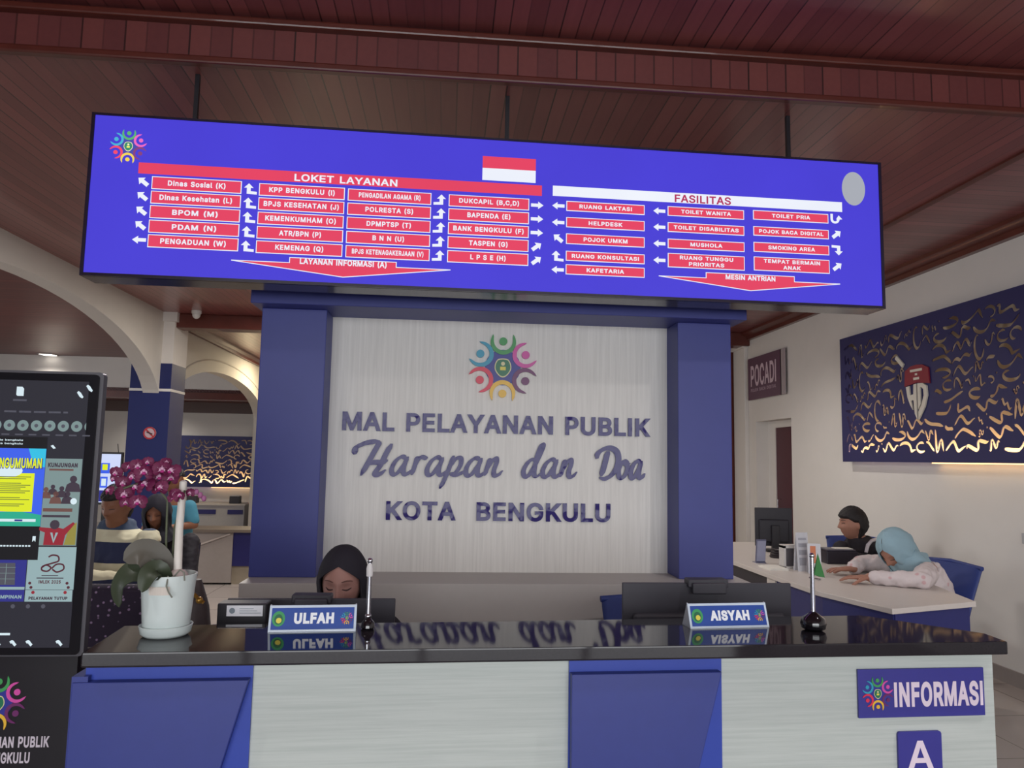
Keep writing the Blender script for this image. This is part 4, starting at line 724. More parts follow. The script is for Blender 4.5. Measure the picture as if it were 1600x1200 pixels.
# orchid in its pot
PX, PYY = -.682, 1.945
orc = thing('potted_orchid', 'magenta orchid in a white pot with saucer on the left end of the counter', 'potted plant', (PX, PYY, .99))
pot_m = M('pot_white', (206, 216, 214), .35, var=.03, coat=.2)
b = MB(); b.lathe([(.020, .016), (.050, .016), (.054, .020), (.0565, .05), (.0595, .09), (.0625, .125), (.0655, .147), (.0655, .150), (.062, .150), (.058, .128), (.030, .126)], (PX, PYY, .99), 48); obj('pot', b, pot_m, orc, smooth=True)
b = MB(); b.lathe([(.030, 0), (.050, .001), (.058, .008), (.061, .022), (.0625, .026), (.0605, .027), (.056, .020), (.050, .015), (.02, .015)], (PX, PYY, .99), 48); obj('saucer', b, pot_m, orc, smooth=True)
b = MB(); b.lathe([(.010, .134), (.050, .132), (.0575, .128), (.0575, .12)], (PX, PYY, .99), 24); obj('potting_bark', b, M('bark', (74, 60, 52), .9, var=.4, scale=60, bump=.6), orc)
b = MB(); a_ = [rad(-112+44*k/8) for k in range(9)]
V_ = [(PX+(r_)*math.cos(q), PYY+(r_)*math.sin(q), z) for q in a_ for r_, z in ((.0638, 1.097), (.0660, 1.117))]; b.geo(V_, [(2*k, 2*k+2, 2*k+3, 2*k+1) for k in range(8)])
obj('paper_sticker', b, M('sticker_beige', (214, 204, 194), .7), orc)
b = MB(); b.tube([(PX+.024, PYY-.01, 1.11), (PX+.020, PYY-.008, 1.25), (PX+.022, PYY-.006, 1.365)], [.0105, .0095, .009], 12); b.ball((PX+.022, PYY-.006, 1.365), (.009, .009, .006), 8); obj('stake', b, M('stake_white', (214, 208, 200), .5), orc, smooth=True)
b = MB(); b.ball((PX+.026, PYY-.012, 1.128), (.026, .022, .026), 10); obj('moss_wrap', b, M('moss_wrap', (176, 160, 156), .9, var=.2, bump=.5), orc, smooth=True)
b = MB()
b.tube([(PX-.006, PYY, 1.115), (PX-.010, PYY-.008, 1.22), (PX-.014, PYY-.006, 1.32), (PX-.05, PYY-.02, 1.372), (PX-.11, PYY-.035, 1.35)], .0028, 8)
b.tube([(PX+.004, PYY+.004, 1.115), (PX+.004, PYY+.004, 1.25), (PX+.03, PYY-.016, 1.345), (PX+.075, PYY-.02, 1.335)], .0026, 8)
obj('stem', b, M('stem_green', (86, 92, 70), .6), orc, smooth=True)
b = MB(); b.tube([(PX+.012, PYY-.03, 1.125), (PX+.040, PYY-.045, 1.155), (PX+.052, PYY-.05, 1.15), (PX+.055, PYY-.052, 1.13)], .002, 6); b.tube([(PX+.018, PYY-.058, 1.142), (PX+.019, PYY-.069, 1.12), (PX+.026, PYY-.070, 1.105), (PX+.034, PYY-.068, 1.093)], .002, 6); obj('aerial_root', b, M('root_grey', (120, 122, 112), .7), orc, smooth=True)
leaf_m = M('orchid_leaf', (84, 80, 72), .45, var=.18, scale=14); leaf_d = M('orchid_leaf_dark', (56, 64, 48), .45, var=.15, scale=14)
def leaf(path, wid, mat, roll=(0, 0, 1)):
    """broad strap leaf along a curved spine with a folded midrib and real thickness"""
    b = MB(); P = [Vector(p) for p in path]; n = len(P); V_ = []; m_ = 7
    for h in (.0012, -.0012):
        for i, p in enumerate(P):
            t = (P[min(i+1, n-1)]-P[max(i-1, 0)]).normalized(); sd = t.cross(Vector(roll)).normalized(); up = sd.cross(t)
            f = i/(n-1); ww = wid*(max(.0, math.sin(PI*min(1, .12+f*.88))**.55)+.08)*(1 if f < .97 else .5)
            for k in range(m_):
                q = -1+2*k/(m_-1); V_.append(p+sd*q*ww*.5+up*(h+abs(q)*ww*.10))
    N = n*m_
    F_ = [(i*m_+k, i*m_+k+1, (i+1)*m_+k+1, (i+1)*m_+k) for i in range(n-1) for k in range(m_-1)]
    F_ += [tuple(N+j for j in reversed(f)) for f in F_]
    edge = [i*m_ for i in range(n)]+[(n-1)*m_+k for k in range(1, m_)]+[i*m_+m_-1 for i in range(n-2, -1, -1)]+[k for k in range(m_-2, 0, -1)]
    F_ += [(edge[k], edge[(k+1) % len(edge)], N+edge[(k+1) % len(edge)], N+edge[k]) for k in range(len(edge))]
    b.geo(V_, F_); return obj('leaf', b, mat, orc, smooth=True)
def sp3(P, n=5):
    Q = [Vector(p) for p in P]; Q = [2*Q[0]-Q[1]]+Q+[2*Q[-1]-Q[-2]]; out = []
    for i in range(1, len(Q)-2):
        for k in range(n):
            t = k/n; a, b_, c, d = Q[i-1], Q[i], Q[i+1], Q[i+2]; out.append(.5*((2*b_)+(c-a)*t+(2*a-5*b_+4*c-d)*t*t+(3*b_-a-3*c+d)*t**3))
    return out+[Q[-2]]
leaf(sp3([(PX+.0, PYY-.01, 1.125), (PX-.025, PYY-.03, 1.175), (PX-.055, PYY-.045, 1.195), (PX-.092, PYY-.05, 1.178)]), .070, leaf_m, (.2, -.8, .45))
leaf(sp3([(PX+.0, PYY-.02, 1.125), (PX-.035, PYY-.04, 1.150), (PX-.07, PYY-.052, 1.148), (PX-.095, PYY-.055, 1.118), (PX-.092, PYY-.055, 1.068)]), .060, leaf_d, (-.55, -.75, .35))
leaf(sp3([(PX+.005, PYY-.03, 1.13), (PX-.01, PYY-.055, 1.155), (PX-.022, PYY-.075, 1.145), (PX-.03, PYY-.085, 1.108)]), .048, leaf_d, (-.1, -.9, .4))
leaf(sp3([(PX-.0, PYY+.01, 1.125), (PX-.03, PYY+.03, 1.16), (PX-.07, PYY+.05, 1.17), (PX-.11, PYY+.06, 1.15)]), .055, leaf_m, (0, 0, 1))
petal_m = M('petal_magenta', (100, 18, 64), .6, var=.25, scale=80); petal_w = M('petal_white', (206, 160, 188), .55, var=.1, scale=90); lip_m = M('lip_purple', (170, 40, 120), .5)
def flower_mesh():
    b = MB()
    for k, (a, L, W) in enumerate(((90, .017, .013), (210, .017, .013), (330, .017, .013), (28, .0185, .021), (152, .0185, .021))):
        a = rad(a); d = Vector((math.cos(a), 0, math.sin(a))); s = Vector((-math.sin(a), 0, math.cos(a))); y0 = -.001 if k > 2 else 0
        ring = [(.10, .25), (.35, .80), (.65, 1.0), (.88, .75), (1.0, .25)]; V_ = []
        for h in (0, -.0007):
            for f, ww in ring:
                for q in (-1, -.5, 0, .5, 1): V_.append(d*L*f+s*W*.5*ww*q+Vector((0, y0+h+.004*f*f+.002*q*q, 0)))
        F_ = [(i*5+k2, i*5+k2+1, (i+1)*5+k2+1, (i+1)*5+k2) for i in range(4) for k2 in range(4)]
        b.geo(V_, F_+[tuple(25+j for j in reversed(f)) for f in F_], 0)
        V_ = [d*L*.12+s*W*.14+Vector((0, -.0016, 0)), d*L*.12-s*W*.14+Vector((0, -.0016, 0)), d*L*.52+Vector((0, -.0006, 0))]; b.geo(V_, [(0, 1, 2)], 1)
    b.ball((0, -.004, .002), (.0036, .004, .0036), 6, 1); b.ball((0, -.005, -.004), (.0042, .0035, .0028), 6, 2); b.ball((-.004, -.004, -.001), (.0022, .003, .003), 5, 1); b.ball((.004, -.004, -.001), (.0022, .003, .003), 5, 1)
    return b
rnd = random.Random(5)
fl0 = None
def flower(x, z, dy, s, yaw, pitch):
    global fl0
    if fl0 is None: fl0 = obj('flower', flower_mesh(), [petal_m, petal_w, lip_m], orc, local=True, smooth=True); o = fl0
    else: o = fl0.copy(); COL.objects.link(o); o.parent = orc
    o.location = (x-PX, dy, z-.99); o.rotation_euler = (pitch, 0, yaw); o.scale = (s, s, s)
for x, z, s in ((-.790, 1.335, 1.25), (-.801, 1.362, 1.05), (-.803, 1.388, .9), (-.783, 1.402, 1.0), (-.770, 1.378, 1.1), (-.762, 1.352, 1.15), (-.757, 1.405, 1.05), (-.739, 1.390, 1.3), (-.741, 1.360, 1.3), (-.723, 1.403, 1.1), (-.716, 1.378, 1.25), (-.715, 1.350, 1.2), (-.698, 1.398, 1.2), (-.688, 1.376, 1.2), (-.676, 1.394, 1.25), (-.695, 1.355, 1.0), (-.746, 1.318, 1.2), (-.780, 1.315, .8), (-.665, 1.338, .85), (-.650, 1.335, .8), (-.6745, 1.327, .8), (-.636, 1.340, .7), (-.816, 1.345, .8), (-.825, 1.372, .7), (-.700, 1.415, .8), (-.735, 1.415, .8)):
    flower(x, z, rnd.uniform(-.06, -.015), s, rnd.uniform(-.6, .6), rnd.uniform(-.5, .25))
for x, z in ((-.622, 1.343), (-.612, 1.335), (-.603, 1.327)):
    b = MB(); b.ball((x, PYY-.02, z), (.006, .006, .008), 8); obj('bud', b, M('bud_pink', (150, 90, 130), .6), orc, smooth=True)

# ------------------------------------------------------------------ staff side: low desk, monitors, box, chairs
staff = thing('staff_desk', 'low white staff desk hidden behind the reception counter', 'desk', (.1, 2.45, 0))
b = MB(); b.bb((-1.02, 2.20, .67), (1.30, 2.66, .70)); obj('desk_top', b, M('desk_white', (196, 190, 186), .45), staff, bevel=.003)
for x in (-1.0, .1, 1.27): b = MB(); b.bb((x-.015, 2.22, 0), (x+.015, 2.62, .67)); obj('leg', b, M('desk_white', None), staff)
def monitor(cx, cy, top, w_, h_, label, rot=0.0, hump=True, z0=.70, mat=None, cam_box=(.12, .03)):
    t = thing('monitor', label, 'monitor', (cx, cy, z0), rot, 'black monitors seen from the back')
    tz = top-z0; mat = mat or dark_grey
    b = MB(); b.prism([(-.0, tz-h_), (.012, tz-h_), (.012, tz), (0, tz)], -w_/2, w_/2, 'yz'); obj('bezel', b, mat, t, local=True, bevel=.003)
    b = MB(); b.bb((-w_/2+.03, -.022, tz-h_+.03), (w_/2-.03, 0, tz-.09)); obj('back_shell', b, mat, t, local=True, bevel=.012)
    b = MB(); b.bb((-w_/2+.01, .0125, tz-h_+.012), (w_/2-.01, .0135, tz-.01)); obj('screen', b, GLOW('idle_screen', (120, 130, 150), .5), t, local=True)
    b = MB(); b.bb((-.03, -.055, 0.008), (.03, -.02, tz-h_*.45)); b.bb((-.085, -.10, 0), (.085, .06, .012)); obj('stand', b, black_plastic, t, local=True, bevel=.004)
    if hump:
        cx_, wd = hump; b = MB(); b.bb((cx_-wd/2, -.018, tz-.012), (cx_+wd/2, .03, tz+.014)); b.bb((cx_-wd/2+.01, -.03, tz-.03), (cx_+wd/2-.01, -.012, tz+.004)); obj('webcam', b, dark_grey, t, local=True, bevel=.004)
    return t
monitor(-.396, 2.34, 1.005, .502, .30, 'dark monitor back with a webcam on top before the woman in black hijab', 0, (-.0, .118))
monitor(.842, 2.34, 1.056, .553, .335, 'wide dark monitor back with a webcam on top before the empty blue chair', 0, (-.003, .13))
t = thing('label_printer', 'small black box with a white label on its front beside the name plate', 'box', (-.545, 2.2, .70))
b = MB(); b.bb((-.625, 2.165, .70), (-.490, 2.225, 1.024)); obj('case', b, black_plastic, t, bevel=.004)
b = MB(); b.bb((-.598, 2.162, .990), (-.500, 2.1655, 1.019)); b.geo([(p[0], 2.1615, p[1]) for p in circle(-.583, 1.005, .008, 16)], [tuple(range(16))], 1)
for k in range(3): b.bb((-.563, 2.1612, 1.010-k*.006), (-.515+.01*k-.01, 2.162, 1.0115-k*.006), 1)
obj('white_label', b, [M('label_white', (214, 214, 220), .6), M('label_print', (120, 130, 140), .6)], t)
t = thing('handbag', 'dark brown bag with a gold clasp standing beside the orchid pot behind the counter', 'bag', (-.84, 2.5, .70))
b = MB(); b.loft([((-.84, 2.5, .70), (.105, 0, 0), (0, .06, 0)), ((-.84, 2.5, .80), (.108, 0, 0), (0, .07, 0)), ((-.845, 2.5, .95), (.095, 0, 0), (0, .05, 0)), ((-.85, 2.5, 1.035), (.075, 0, 0), (0, .02, 0))], 20, power=3); obj('body', b, M('leather_brown', (62, 50, 50), .5, var=.2, bump=.3), t, smooth=True)
b = MB(); b.tube(sp3([(-.90, 2.44, 1.0), (-.88, 2.43, 1.05), (-.83, 2.43, 1.06), (-.80, 2.44, 1.02), (-.765, 2.44, .99)]), .008, 8); obj('strap', b, M('leather_strap', (70, 52, 46), .5), t, smooth=True)
b = MB(); b.tube(sp3([(-.775, 2.435, 1.0), (-.757, 2.43, .985), (-.742, 2.43, .975)]), .006, 6); b.ball((-.755, 2.425, .984), .011, 8); obj('clasp', b, M('gold', (170, 130, 60), .3, metal=.7), t, smooth=True)

blue_fab = M('chair_blue', (42, 58, 122), .55, var=.08)
def chair_mesh(t, seat_z=.42, back_top=.88, w_=.46):
    """moulded chair, local: sits facing -y, back at +y"""
    b = MB(); b.loft([((0, -.22, seat_z-.02), (w_*.46, 0, 0), (0, 0, .022)), ((0, 0, seat_z-.02), (w_*.5, 0, 0), (0, 0, .03)), ((0, .21, seat_z-.01), (w_*.47, 0, 0), (0, 0, .024))], 20, power=4); obj('seat', b, blue_fab, t, local=True, smooth=True)
    b = MB(); R_ = []
    for f in (0, .2, .45, .7, .9, 1.0):
        z = seat_z+.03+(back_top-seat_z-.03)*f; hw = w_*(.43+.08*min(1, f*1.25)); y = .22+.05*f
        R_.append(((0, y+.05*f*f, z), (hw, 0, 0), (0, .022 if f < .95 else .028, 0)))
    b.loft(R_, 24, power=3.2); bk = obj('backrest', b, blue_fab, t, local=True, smooth=True)
    b = MB(); b.tube([(-w_*.52, .31, back_top-.01), (0, .325, back_top+.005), (w_*.52, .31, back_top-.01)], .014, 10); obj('rim', b, blue_fab, bk, local=True, smooth=True)
    b = MB(); b.tube([(0, 0, .09), (0, 0, seat_z-.03)], .028, 14); b.bb((-.03, .18, seat_z-.04), (.03, .24, seat_z+.12)); obj('post', b, black_plastic, t, local=True)
    for k in range(5):
        a = 2*PI*k/5+.3; b = MB(); b.tube([(0, 0, .10), (.25*math.cos(a), .25*math.sin(a), .065)], [.025, .015], 8); b.ball((.25*math.cos(a), .25*math.sin(a), .035), .034, 8); obj('leg', b, black_plastic, t, local=True, smooth=True)
def copy_tree(o, parent=None):
    c = o.copy(); COL.objects.link(c); c.parent = parent
    for ch in list(o.children): copy_tree(ch, c)
    return c
ch1 = thing('office_chair', 'blue chair standing empty behind the wide monitor at the counter', 'chair', (.95, 2.95, 0), rad(180), 'blue staff chairs'); chair_mesh(ch1, .42, .845, .50)
ch1.rotation_euler.z = 0.0
ch2 = copy_tree(ch1); ch2.location = (-.37, 3.02, 0); ch2.scale = (.74, .9, .86); ch2['label'] = 'blue chair carrying the woman in black hijab behind the counter'
ch3 = thing('office_chair', 'blue chair of the woman in pale blue hijab beside the white side desk', 'chair', (2.92, 4.50, 0), rad(-90+8), 'blue staff chairs'); chair_mesh(ch3, .42, .835, .48)
ch4 = copy_tree(ch3); ch4.location = (3.33, 5.72, 0); ch4.rotation_euler.z = rad(-25); ch4['label'] = 'blue chair carrying the man in the black top by the white wall'

# ------------------------------------------------------------------ kiosk at the left edge of the picture
KX, KY = -1.149, 2.10
kio = thing('information_kiosk', 'tall black touch screen kiosk left of the reception counter', 'kiosk', (KX, KY, 0))
hw = .206
kb = M('kiosk_black', (26, 24, 30), .3, var=.1); kgrey = M('kiosk_side', (74, 72, 78), .4)
b = MB(); b.prism(rrect(KX-hw, .90, KX+hw, 1.655, .012), KY, KY+.022, 'xz'); b.bb((KX-.15, KY+.02, 1.0), (KX+.15, KY+.06, 1.55)); obj('housing', b, kgrey, kio)
b = MB(); b.prism(rrect(KX-hw+.010, .905, KX+hw-.010, 1.648, .01), KY-.006, KY, 'xz'); obj('front_glass', b, M('kiosk_glass', (18, 18, 24), .12, spec=.5), kio)
b = MB(); b.bb((KX-hw+.005, KY+.005, 0), (KX+hw-.015, KY+.075, .905)); obj('stand', b, kb, kio)
b = MB(); b.bb((KX-hw, KY-.18, 0), (KX+hw, KY+.08, .03)); obj('foot', b, kb, kio)
b = MB(); emblem(b, KX, .782, .052, KY+.005, .002); obj('emblem', b, emb_mats('paint'), kio)
b = MB(); put_text(b, 'MAL PELAYANAN PUBLIK', KX-.136, .669, KX+.136, .697, KY+.004, 0, .03); put_text(b, 'KOTA BENGKULU', KX-.09, .630, KX+.09, .658, KY+.004, 0, .03); obj('lettering', b, M('kiosk_letters', (196, 186, 196), .5), kio)
ky = KY-.0065
dx0, dx1 = KX-.172, KX+.172
b = MB(); quad(b, dx0, .924, dx1, 1.628, ky, 0); ksc = obj('screen', b, GLOW('kiosk_dark', (44, 43, 54), .8), kio)
kw = GLOW('kiosk_white', (214, 232, 240), 1.0); kp = GLOW('kiosk_pale', (128, 150, 150), .9); kd = GLOW('kiosk_dim', (84, 84, 96), .9); kk = GLOW('kiosk_black_bar', (22, 20, 28), .6)
kblue = GLOW('kiosk_blue', (60, 96, 232), 1.0); kcy = GLOW('kiosk_cyan', (50, 190, 226), 1.0); kye = GLOW('kiosk_yellow', (222, 232, 36), 1.0); kyo = GLOW('kiosk_olive', (120, 130, 60), .9); kgn = GLOW('kiosk_green', (40, 170, 140), 1.0)
kred = GLOW('kiosk_red', (160, 40, 56), .8); kwn = GLOW('kiosk_wine', (92, 44, 56), .8); kbr = GLOW('kiosk_brown', (120, 84, 78), .8); knv = GLOW('kiosk_navy', (48, 50, 140), .9); kpb = GLOW('kiosk_pale_blue', (150, 176, 180), .95); kdb = GLOW('kiosk_dark_text', (70, 58, 72), .8); klm = GLOW('kiosk_lime', (160, 150, 70), .8)
def kpx(x, y):            # the layout of the page, in metres on the kiosk face
    return x, y
k1, k2, k3, k4, k5 = ky-.0008, ky-.0016, ky-.0024, ky-.0032, ky-.0040
b = MB()
b.geo([(p[0], k1, p[1]) for p in [(-1.160, 1.585), (-1.144, 1.585), (-1.144, 1.605), (-1.149, 1.610), (-1.163, 1.610), (-1.163, 1.588)]], [tuple(range(6))], 0)
for (x, z) in ((-.972, 1.610), (-.995, 1.592)): b.geo([(x-.012, k1, z+.006), (x-.004, k1, z-.006), (x+.003, k1, z-.010), (x+.006, k1, z-.006), (x-.002, k1, z+.006), (x-.008, k1, z+.010)], [tuple(range(6))], 0)
b.geo([(p[0], k1, p[1]) for p in [(-1.064, 1.452), (-1.056, 1.444), (-1.050, 1.446), (-1.058, 1.455)]], [(0, 1, 2, 3)], 0)
obj('page_icons', b, kw, ksc)
b = MB()
for k in range(9): quad(b, -1.19+k*.019-(.01 if k % 2 else 0), 1.540, -1.178+k*.019, 1.545, k1, 0)
quad(b, -1.17, 1.571, -1.135, 1.576, k1, 0)
for k in range(7): quad(b, -1.192+k*.0346, 1.479, -1.172+k*.0346, 1.483, k1, 0)
obj('page_text', b, kd, ksc)
for k in range(9):
    x = -1.243+k*.0346
    b = MB()
    if x+.014 < -.975: b.geo([(p[0], k1, p[1]) for p in circle(x, 1.5055, .0145, 24)], [tuple(range(24))], 0); b.geo([(p[0], k2, p[1]) for p in circle(x, 1.5055, .005, 12)], [tuple(range(12))], 1)
    else: b.geo([(p[0], k1, p[1]) for p in circle(x, 1.5055, .0145, 24) if p[0] < -.976], [tuple(range(len([p for p in circle(x, 1.5055, .0145, 24) if p[0] < -.976])))], 0)
    obj('story_circle', b, [kp, kd], ksc)
# the open post
px0, px1, pz0, pz1 = -1.262, -1.073, 1.238, 1.444
b = MB(); quad(b, px0, 1.150, px1, 1.475, k2, 0); quad(b, px0, pz0, px1, pz1, k3, 1)
b.geo([(p[0], k4, p[1]) for p in [(px1-.045, pz1), (px1, pz1), (px1, pz1-.05), (px1-.02, pz1-.046), (px1-.036, pz1-.026)]], [tuple(range(5))], 2)
b.geo([(p[0], k4, p[1]) for p in [(px0, pz0), (px1, pz0), (px1, pz0+.03), (px1-.06, pz0+.04), (px0, pz0+.03)]], [tuple(range(5))], 3)
quad(b, px0+.02, 1.276, px1-.024, 1.378, k5, 4)
b.geo([(p[0], k5-.0004, p[1]) for p in circle((px0+px1)/2, 1.384, .018, 20, 2.2)], [tuple(range(20))], 5)
put_text(b, 'PENGUMUMAN', px0+.051, 1.389, px1-.005, 1.418, k5-.0014, 7, .08); put_text(b, 'PENGUMUMAN', px0+.053, 1.391, px1-.007, 1.4185, k5-.0022, 4, .03)
for k, z in enumerate((1.368, 1.363, 1.351, 1.346, 1.341, 1.336, 1.331, 1.326, 1.313, 1.308, 1.296, 1.291)): quad(b, px0+.03, z-.0011, px1-.032-.012*(k % 3), z+.0011, k5-.0008, 6)
quad(b, px0+.02, 1.250, px1-.012, 1.257, k5, 5); quad(b, px1-.065, 1.251, px1-.045, 1.256, k5-.0008, 7)
obj('open_post', b, [kk, kblue, kcy, kgn, kye, kw, kyo, knv], ksc)
b = MB(); put_text(b, 'mpp kota bengkulu', px0+.03, 1.4625, px1-.062, 1.4685, k3, 0, .02); put_text(b, 'kota bengkulu', px0+.055, 1.453, px1-.062, 1.459, k3, 0, .02); obj('post_text', b, kw, ksc)
b = MB(); b.geo([(p[0], k3, p[1]) for p in [(-1.090, 1.212), (-1.082, 1.212), (-1.082, 1.197), (-1.086, 1.202), (-1.090, 1.197)]], [tuple(range(5))], 0); obj('page_icon', b, kw, ksc)
b = MB()
for k in range(18): quad(b, px0+.03+k*.0078, 1.1845, px0+.0355+k*.0078, 1.1885, k3, 0)
obj('post_text', b, kw, ksc)
# the tiles of the page behind it
def tile(x0, z0, x1, z1, base): b = MB(); quad(b, x0, z0, x1, z1, k1, 0); return b
def figure(b, x, z, s, mi, y): b.geo([(p[0], y, p[1]) for p in circle(x, z+s*1.3, s*.36, 12)], [tuple(range(12))], mi); b.geo([(p[0], y, p[1]) for p in [(x-s*.8, z), (x+s*.8, z), (x+s*.62, z+s*.75), (x+s*.2, z+s), (x-s*.2, z+s), (x-s*.62, z+s*.75)]], [tuple(range(6))], mi)
b = tile(-1.073, 1.296, -.979, 1.418, 0); put_text(b, 'KUNJUNGAN', -1.066, 1.395, -.990, 1.407, k2, 1, .05); quad(b, -1.062, 1.386, -1.0, 1.391, k2, 2)
for x, z, s, mi in ((-1.066, 1.312, .018, 3), (-1.049, 1.322, .016, 1), (-1.026, 1.315, .018, 1), (-.998, 1.330, .026, 1), (-1.04, 1.298, .02, 3), (-1.01, 1.298, .02, 1)): figure(b, x, z, s, mi, k2)
b.geo([(p[0], k3, p[1]) for p in circle(-.993, 1.305, .0085, 16)], [tuple(range(16))], 4); obj('page_tile', b, [kp, kdb, kbr, kbr, kw], ksc)
b = tile(-1.075, 1.188, -.979, 1.296, 0); quad(b, -1.07, 1.277, -.995, 1.286, k2, 3); quad(b, -1.07, 1.262, -1.0, 1.268, k2, 1); b.geo([(p[0], k2, p[1]) for p in [(-1.01, 1.19), (-.981, 1.19), (-.981, 1.25), (-1.0, 1.235)]], [(0, 1, 2, 3)], 4)
b.geo([(p[0], k3, p[1]) for p in [(-1.062, 1.189), (-1.012, 1.189), (-1.008, 1.215), (-.985, 1.246), (-.99, 1.25), (-1.014, 1.232), (-1.03, 1.236), (-1.046, 1.234), (-1.075, 1.236), (-1.075, 1.228), (-1.06, 1.222)]], [tuple(range(11))], 2); b.geo([(p[0], k4, p[1]) for p in circle(-1.036, 1.243, .0125, 14)], [tuple(range(14))], 1); b.geo([(p[0], k4, p[1]) for p in [(-1.046, 1.222), (-1.040, 1.222), (-1.036, 1.203), (-1.032, 1.222), (-1.026, 1.222), (-1.036, 1.194)]], [tuple(range(6))], 5); obj('page_tile', b, [kp, kdb, kred, kbr, klm, kpb], ksc)
b = tile(-1.098, 1.073, -.977, 1.184, 0)
def ribbon(b, P, w_, y, mi):
    C = spline(P, 6); n = len(C); V_ = []
    for i, p in enumerate(C):
        t_ = (C[min(i+1, n-1)]-C[max(i-1, 0)]).normalized(); nn = Vector((-t_.y, t_.x))*w_*.5; V_ += [(p.x+nn.x, y, p.y+nn.y), (p.x-nn.x, y, p.y-nn.y)]
    b.geo(V_, [(2*i, 2*i+1, 2*i+3, 2*i+2) for i in range(n-1)], mi)
ribbon(b, [(-1.062, 1.130), (-1.050, 1.137), (-1.038, 1.130), (-1.046, 1.121), (-1.06, 1.124), (-1.058, 1.134), (-1.035, 1.142), (-1.020, 1.148), (-1.022, 1.160), (-1.036, 1.163), (-1.046, 1.158)], .0042, k2, 1)
ribbon(b, [(-1.034, 1.126), (-1.022, 1.119), (-1.006, 1.126), (-1.008, 1.138), (-1.024, 1.139), (-1.036, 1.128)], .0042, k2, 1)
quad(b, -1.060, 1.1085, -1.018, 1.1105, k2, 2); put_text(b, 'IMLEK 2025', -1.066, 1.089, -1.010, 1.098, k2, 1, .03); quad(b, -1.072, 1.1020, -1.004, 1.1045, k2, 2)
for x, z in ((-1.084, 1.079), (-1.088, 1.090), (-.990, 1.079), (-.994, 1.090)): b.geo([(p[0], k2, p[1]) for p in circle(x, z, .004, 8)], [tuple(range(8))], 1)
obj('page_tile', b, [kpb, kwn, kdb], ksc)
b = tile(-1.098, 1.042, -.979, 1.072, 0); put_text(b, 'PELAYANAN TUTUP', -1.088, 1.047, -.990, 1.055, k2, 1, .05)
for x in (-1.078, -.997): b.geo([(p[0], k2, p[1]) for p in circle(x, 1.066, .0045, 8)], [tuple(range(8))], 2)
obj('page_tile', b, [kpb, kdb, kred], ksc)
b = tile(-1.262, 1.073, -1.100, 1.152, 0); b.geo([(p[0], k2, p[1]) for p in [(-1.26, 1.085), (-1.125, 1.085), (-1.128, 1.142), (-1.26, 1.142)]], [(0, 1, 2, 3)], 1)
for x in (-1.23, -1.2, -1.17, -1.15): quad(b, x, 1.087, x+.0015, 1.140, k3, 2)
for z in (1.10, 1.115, 1.13): quad(b, -1.25, z, -1.126, z+.0012, k3, 2)
quad(b, -1.262, 1.073, -1.1, 1.080, k2, 3); obj('page_tile', b, [knv, kd, kp, kpb], ksc)
b = tile(-1.262, 1.042, -1.100, 1.072, 0); put_text(b, 'TAN PIMPINAN', -1.205, 1.050, -1.106, 1.059, k2, 1, .03); obj('page_tile', b, [knv, kpb], ksc)
for x in (-1.19, -1.157, -1.118, -1.078, -1.003):
    b = MB(); ribbon(b, [(x-.007, .937), (x-.002, .940), (x+.003, .934), (x+.007, .930)], .007, k1, 0); obj('page_icon', b, kw, ksc)
b = MB(); quad(b, -1.19, .956, -1.127, .962, k1, 0); obj('page_bar', b, kw, ksc)
b = MB()
for x in (-1.126, -1.088, -1.050): b.geo([(p[0], k1, p[1]) for p in circle(x, 1.030, .0055, 14)], [tuple(range(14))], 0)
obj('page_dots', b, kd, ksc)

# ------------------------------------------------------------------ pierced calligraphy panels lit from behind
gold_back = M('gold_backing', (206, 188, 164), .6, var=.05); led_m = M('warm_led', (255, 206, 140), .5, emit=2.5)
def squiggle(rg, w_, h_, th):
    """one pen mark as a closed outline, inside w_ x h_"""
    kind = rg.choice('swhzbcsvwzm'); ang = rg.choice((-1, 1))*rg.uniform(0, .5); ph = rg.uniform(-.6, .6); fl = rg.choice((-1, 1))
    n = 21; C = []
    for i in range(n):
        f = i/(n-1); t = f*2-1
        if kind == 's': p = (t*.9+.12*math.cos(t*4), .5*math.sin(t*3.0+ph))
        elif kind == 'w': p = (t, (.34-.16*t)*math.sin(t*5.6+ph)+.15*t)
        elif kind == 'm': p = (t, .36*abs(math.sin(t*3.6+ph))+.25*t)
        elif kind == 'h': a = -2.3+4.2*f; p = (.60*math.cos(a)+.25*f, .60*math.sin(a)*.85)
        elif kind == 'z': p = (t*.9, .46*math.sin(t*4.3+ph)*(1-.45*t))
        elif kind == 'b': p = (t*.95, .10*math.sin(t*2.4)+.10*t*t)
        elif kind == 'c': a = .5+4.7*f; p = (.5*math.cos(a)*(1-.35*f), .55*math.sin(a)*(1-.25*f))
        else: p = (t*.8, .62*abs(t)**1.4-.35+.12*t)
        p = (p[0], p[1]*fl); C.append(Vector((p[0]*math.cos(ang)-p[1]*math.sin(ang), p[0]*math.sin(ang)+p[1]*math.cos(ang))))
    x0, x1 = min(p.x for p in C), max(p.x for p in C); z0, z1 = min(p.y for p in C), max(p.y for p in C)
    kx, kz = (w_-th*1.3)/(x1-x0+1e-6), (h_-th*1.3)/(z1-z0+1e-6); kx, kz = min(kx, kz*2.2), min(kz, kx*2.2)
    C = [Vector(((p.x-(x0+x1)/2)*kx, (p.y-(z0+z1)/2)*kz)) for p in C]; L, R = [], []
    for i, p in enumerate(C):
        t_ = (C[min(i+1, n-1)]-C[max(i-1, 0)]).normalized(); nn = Vector((-t_.y, t_.x)); f = i/(n-1)
        nib = abs(nn.x*.8+nn.y*.6); hwid = th*.5*(.50+.55*nib)*min(1, .45+f*7, .25+(1-f)*5)
        L.append(p+nn*hwid); R.append(p-nn*hwid)
    return L+R[::-1]
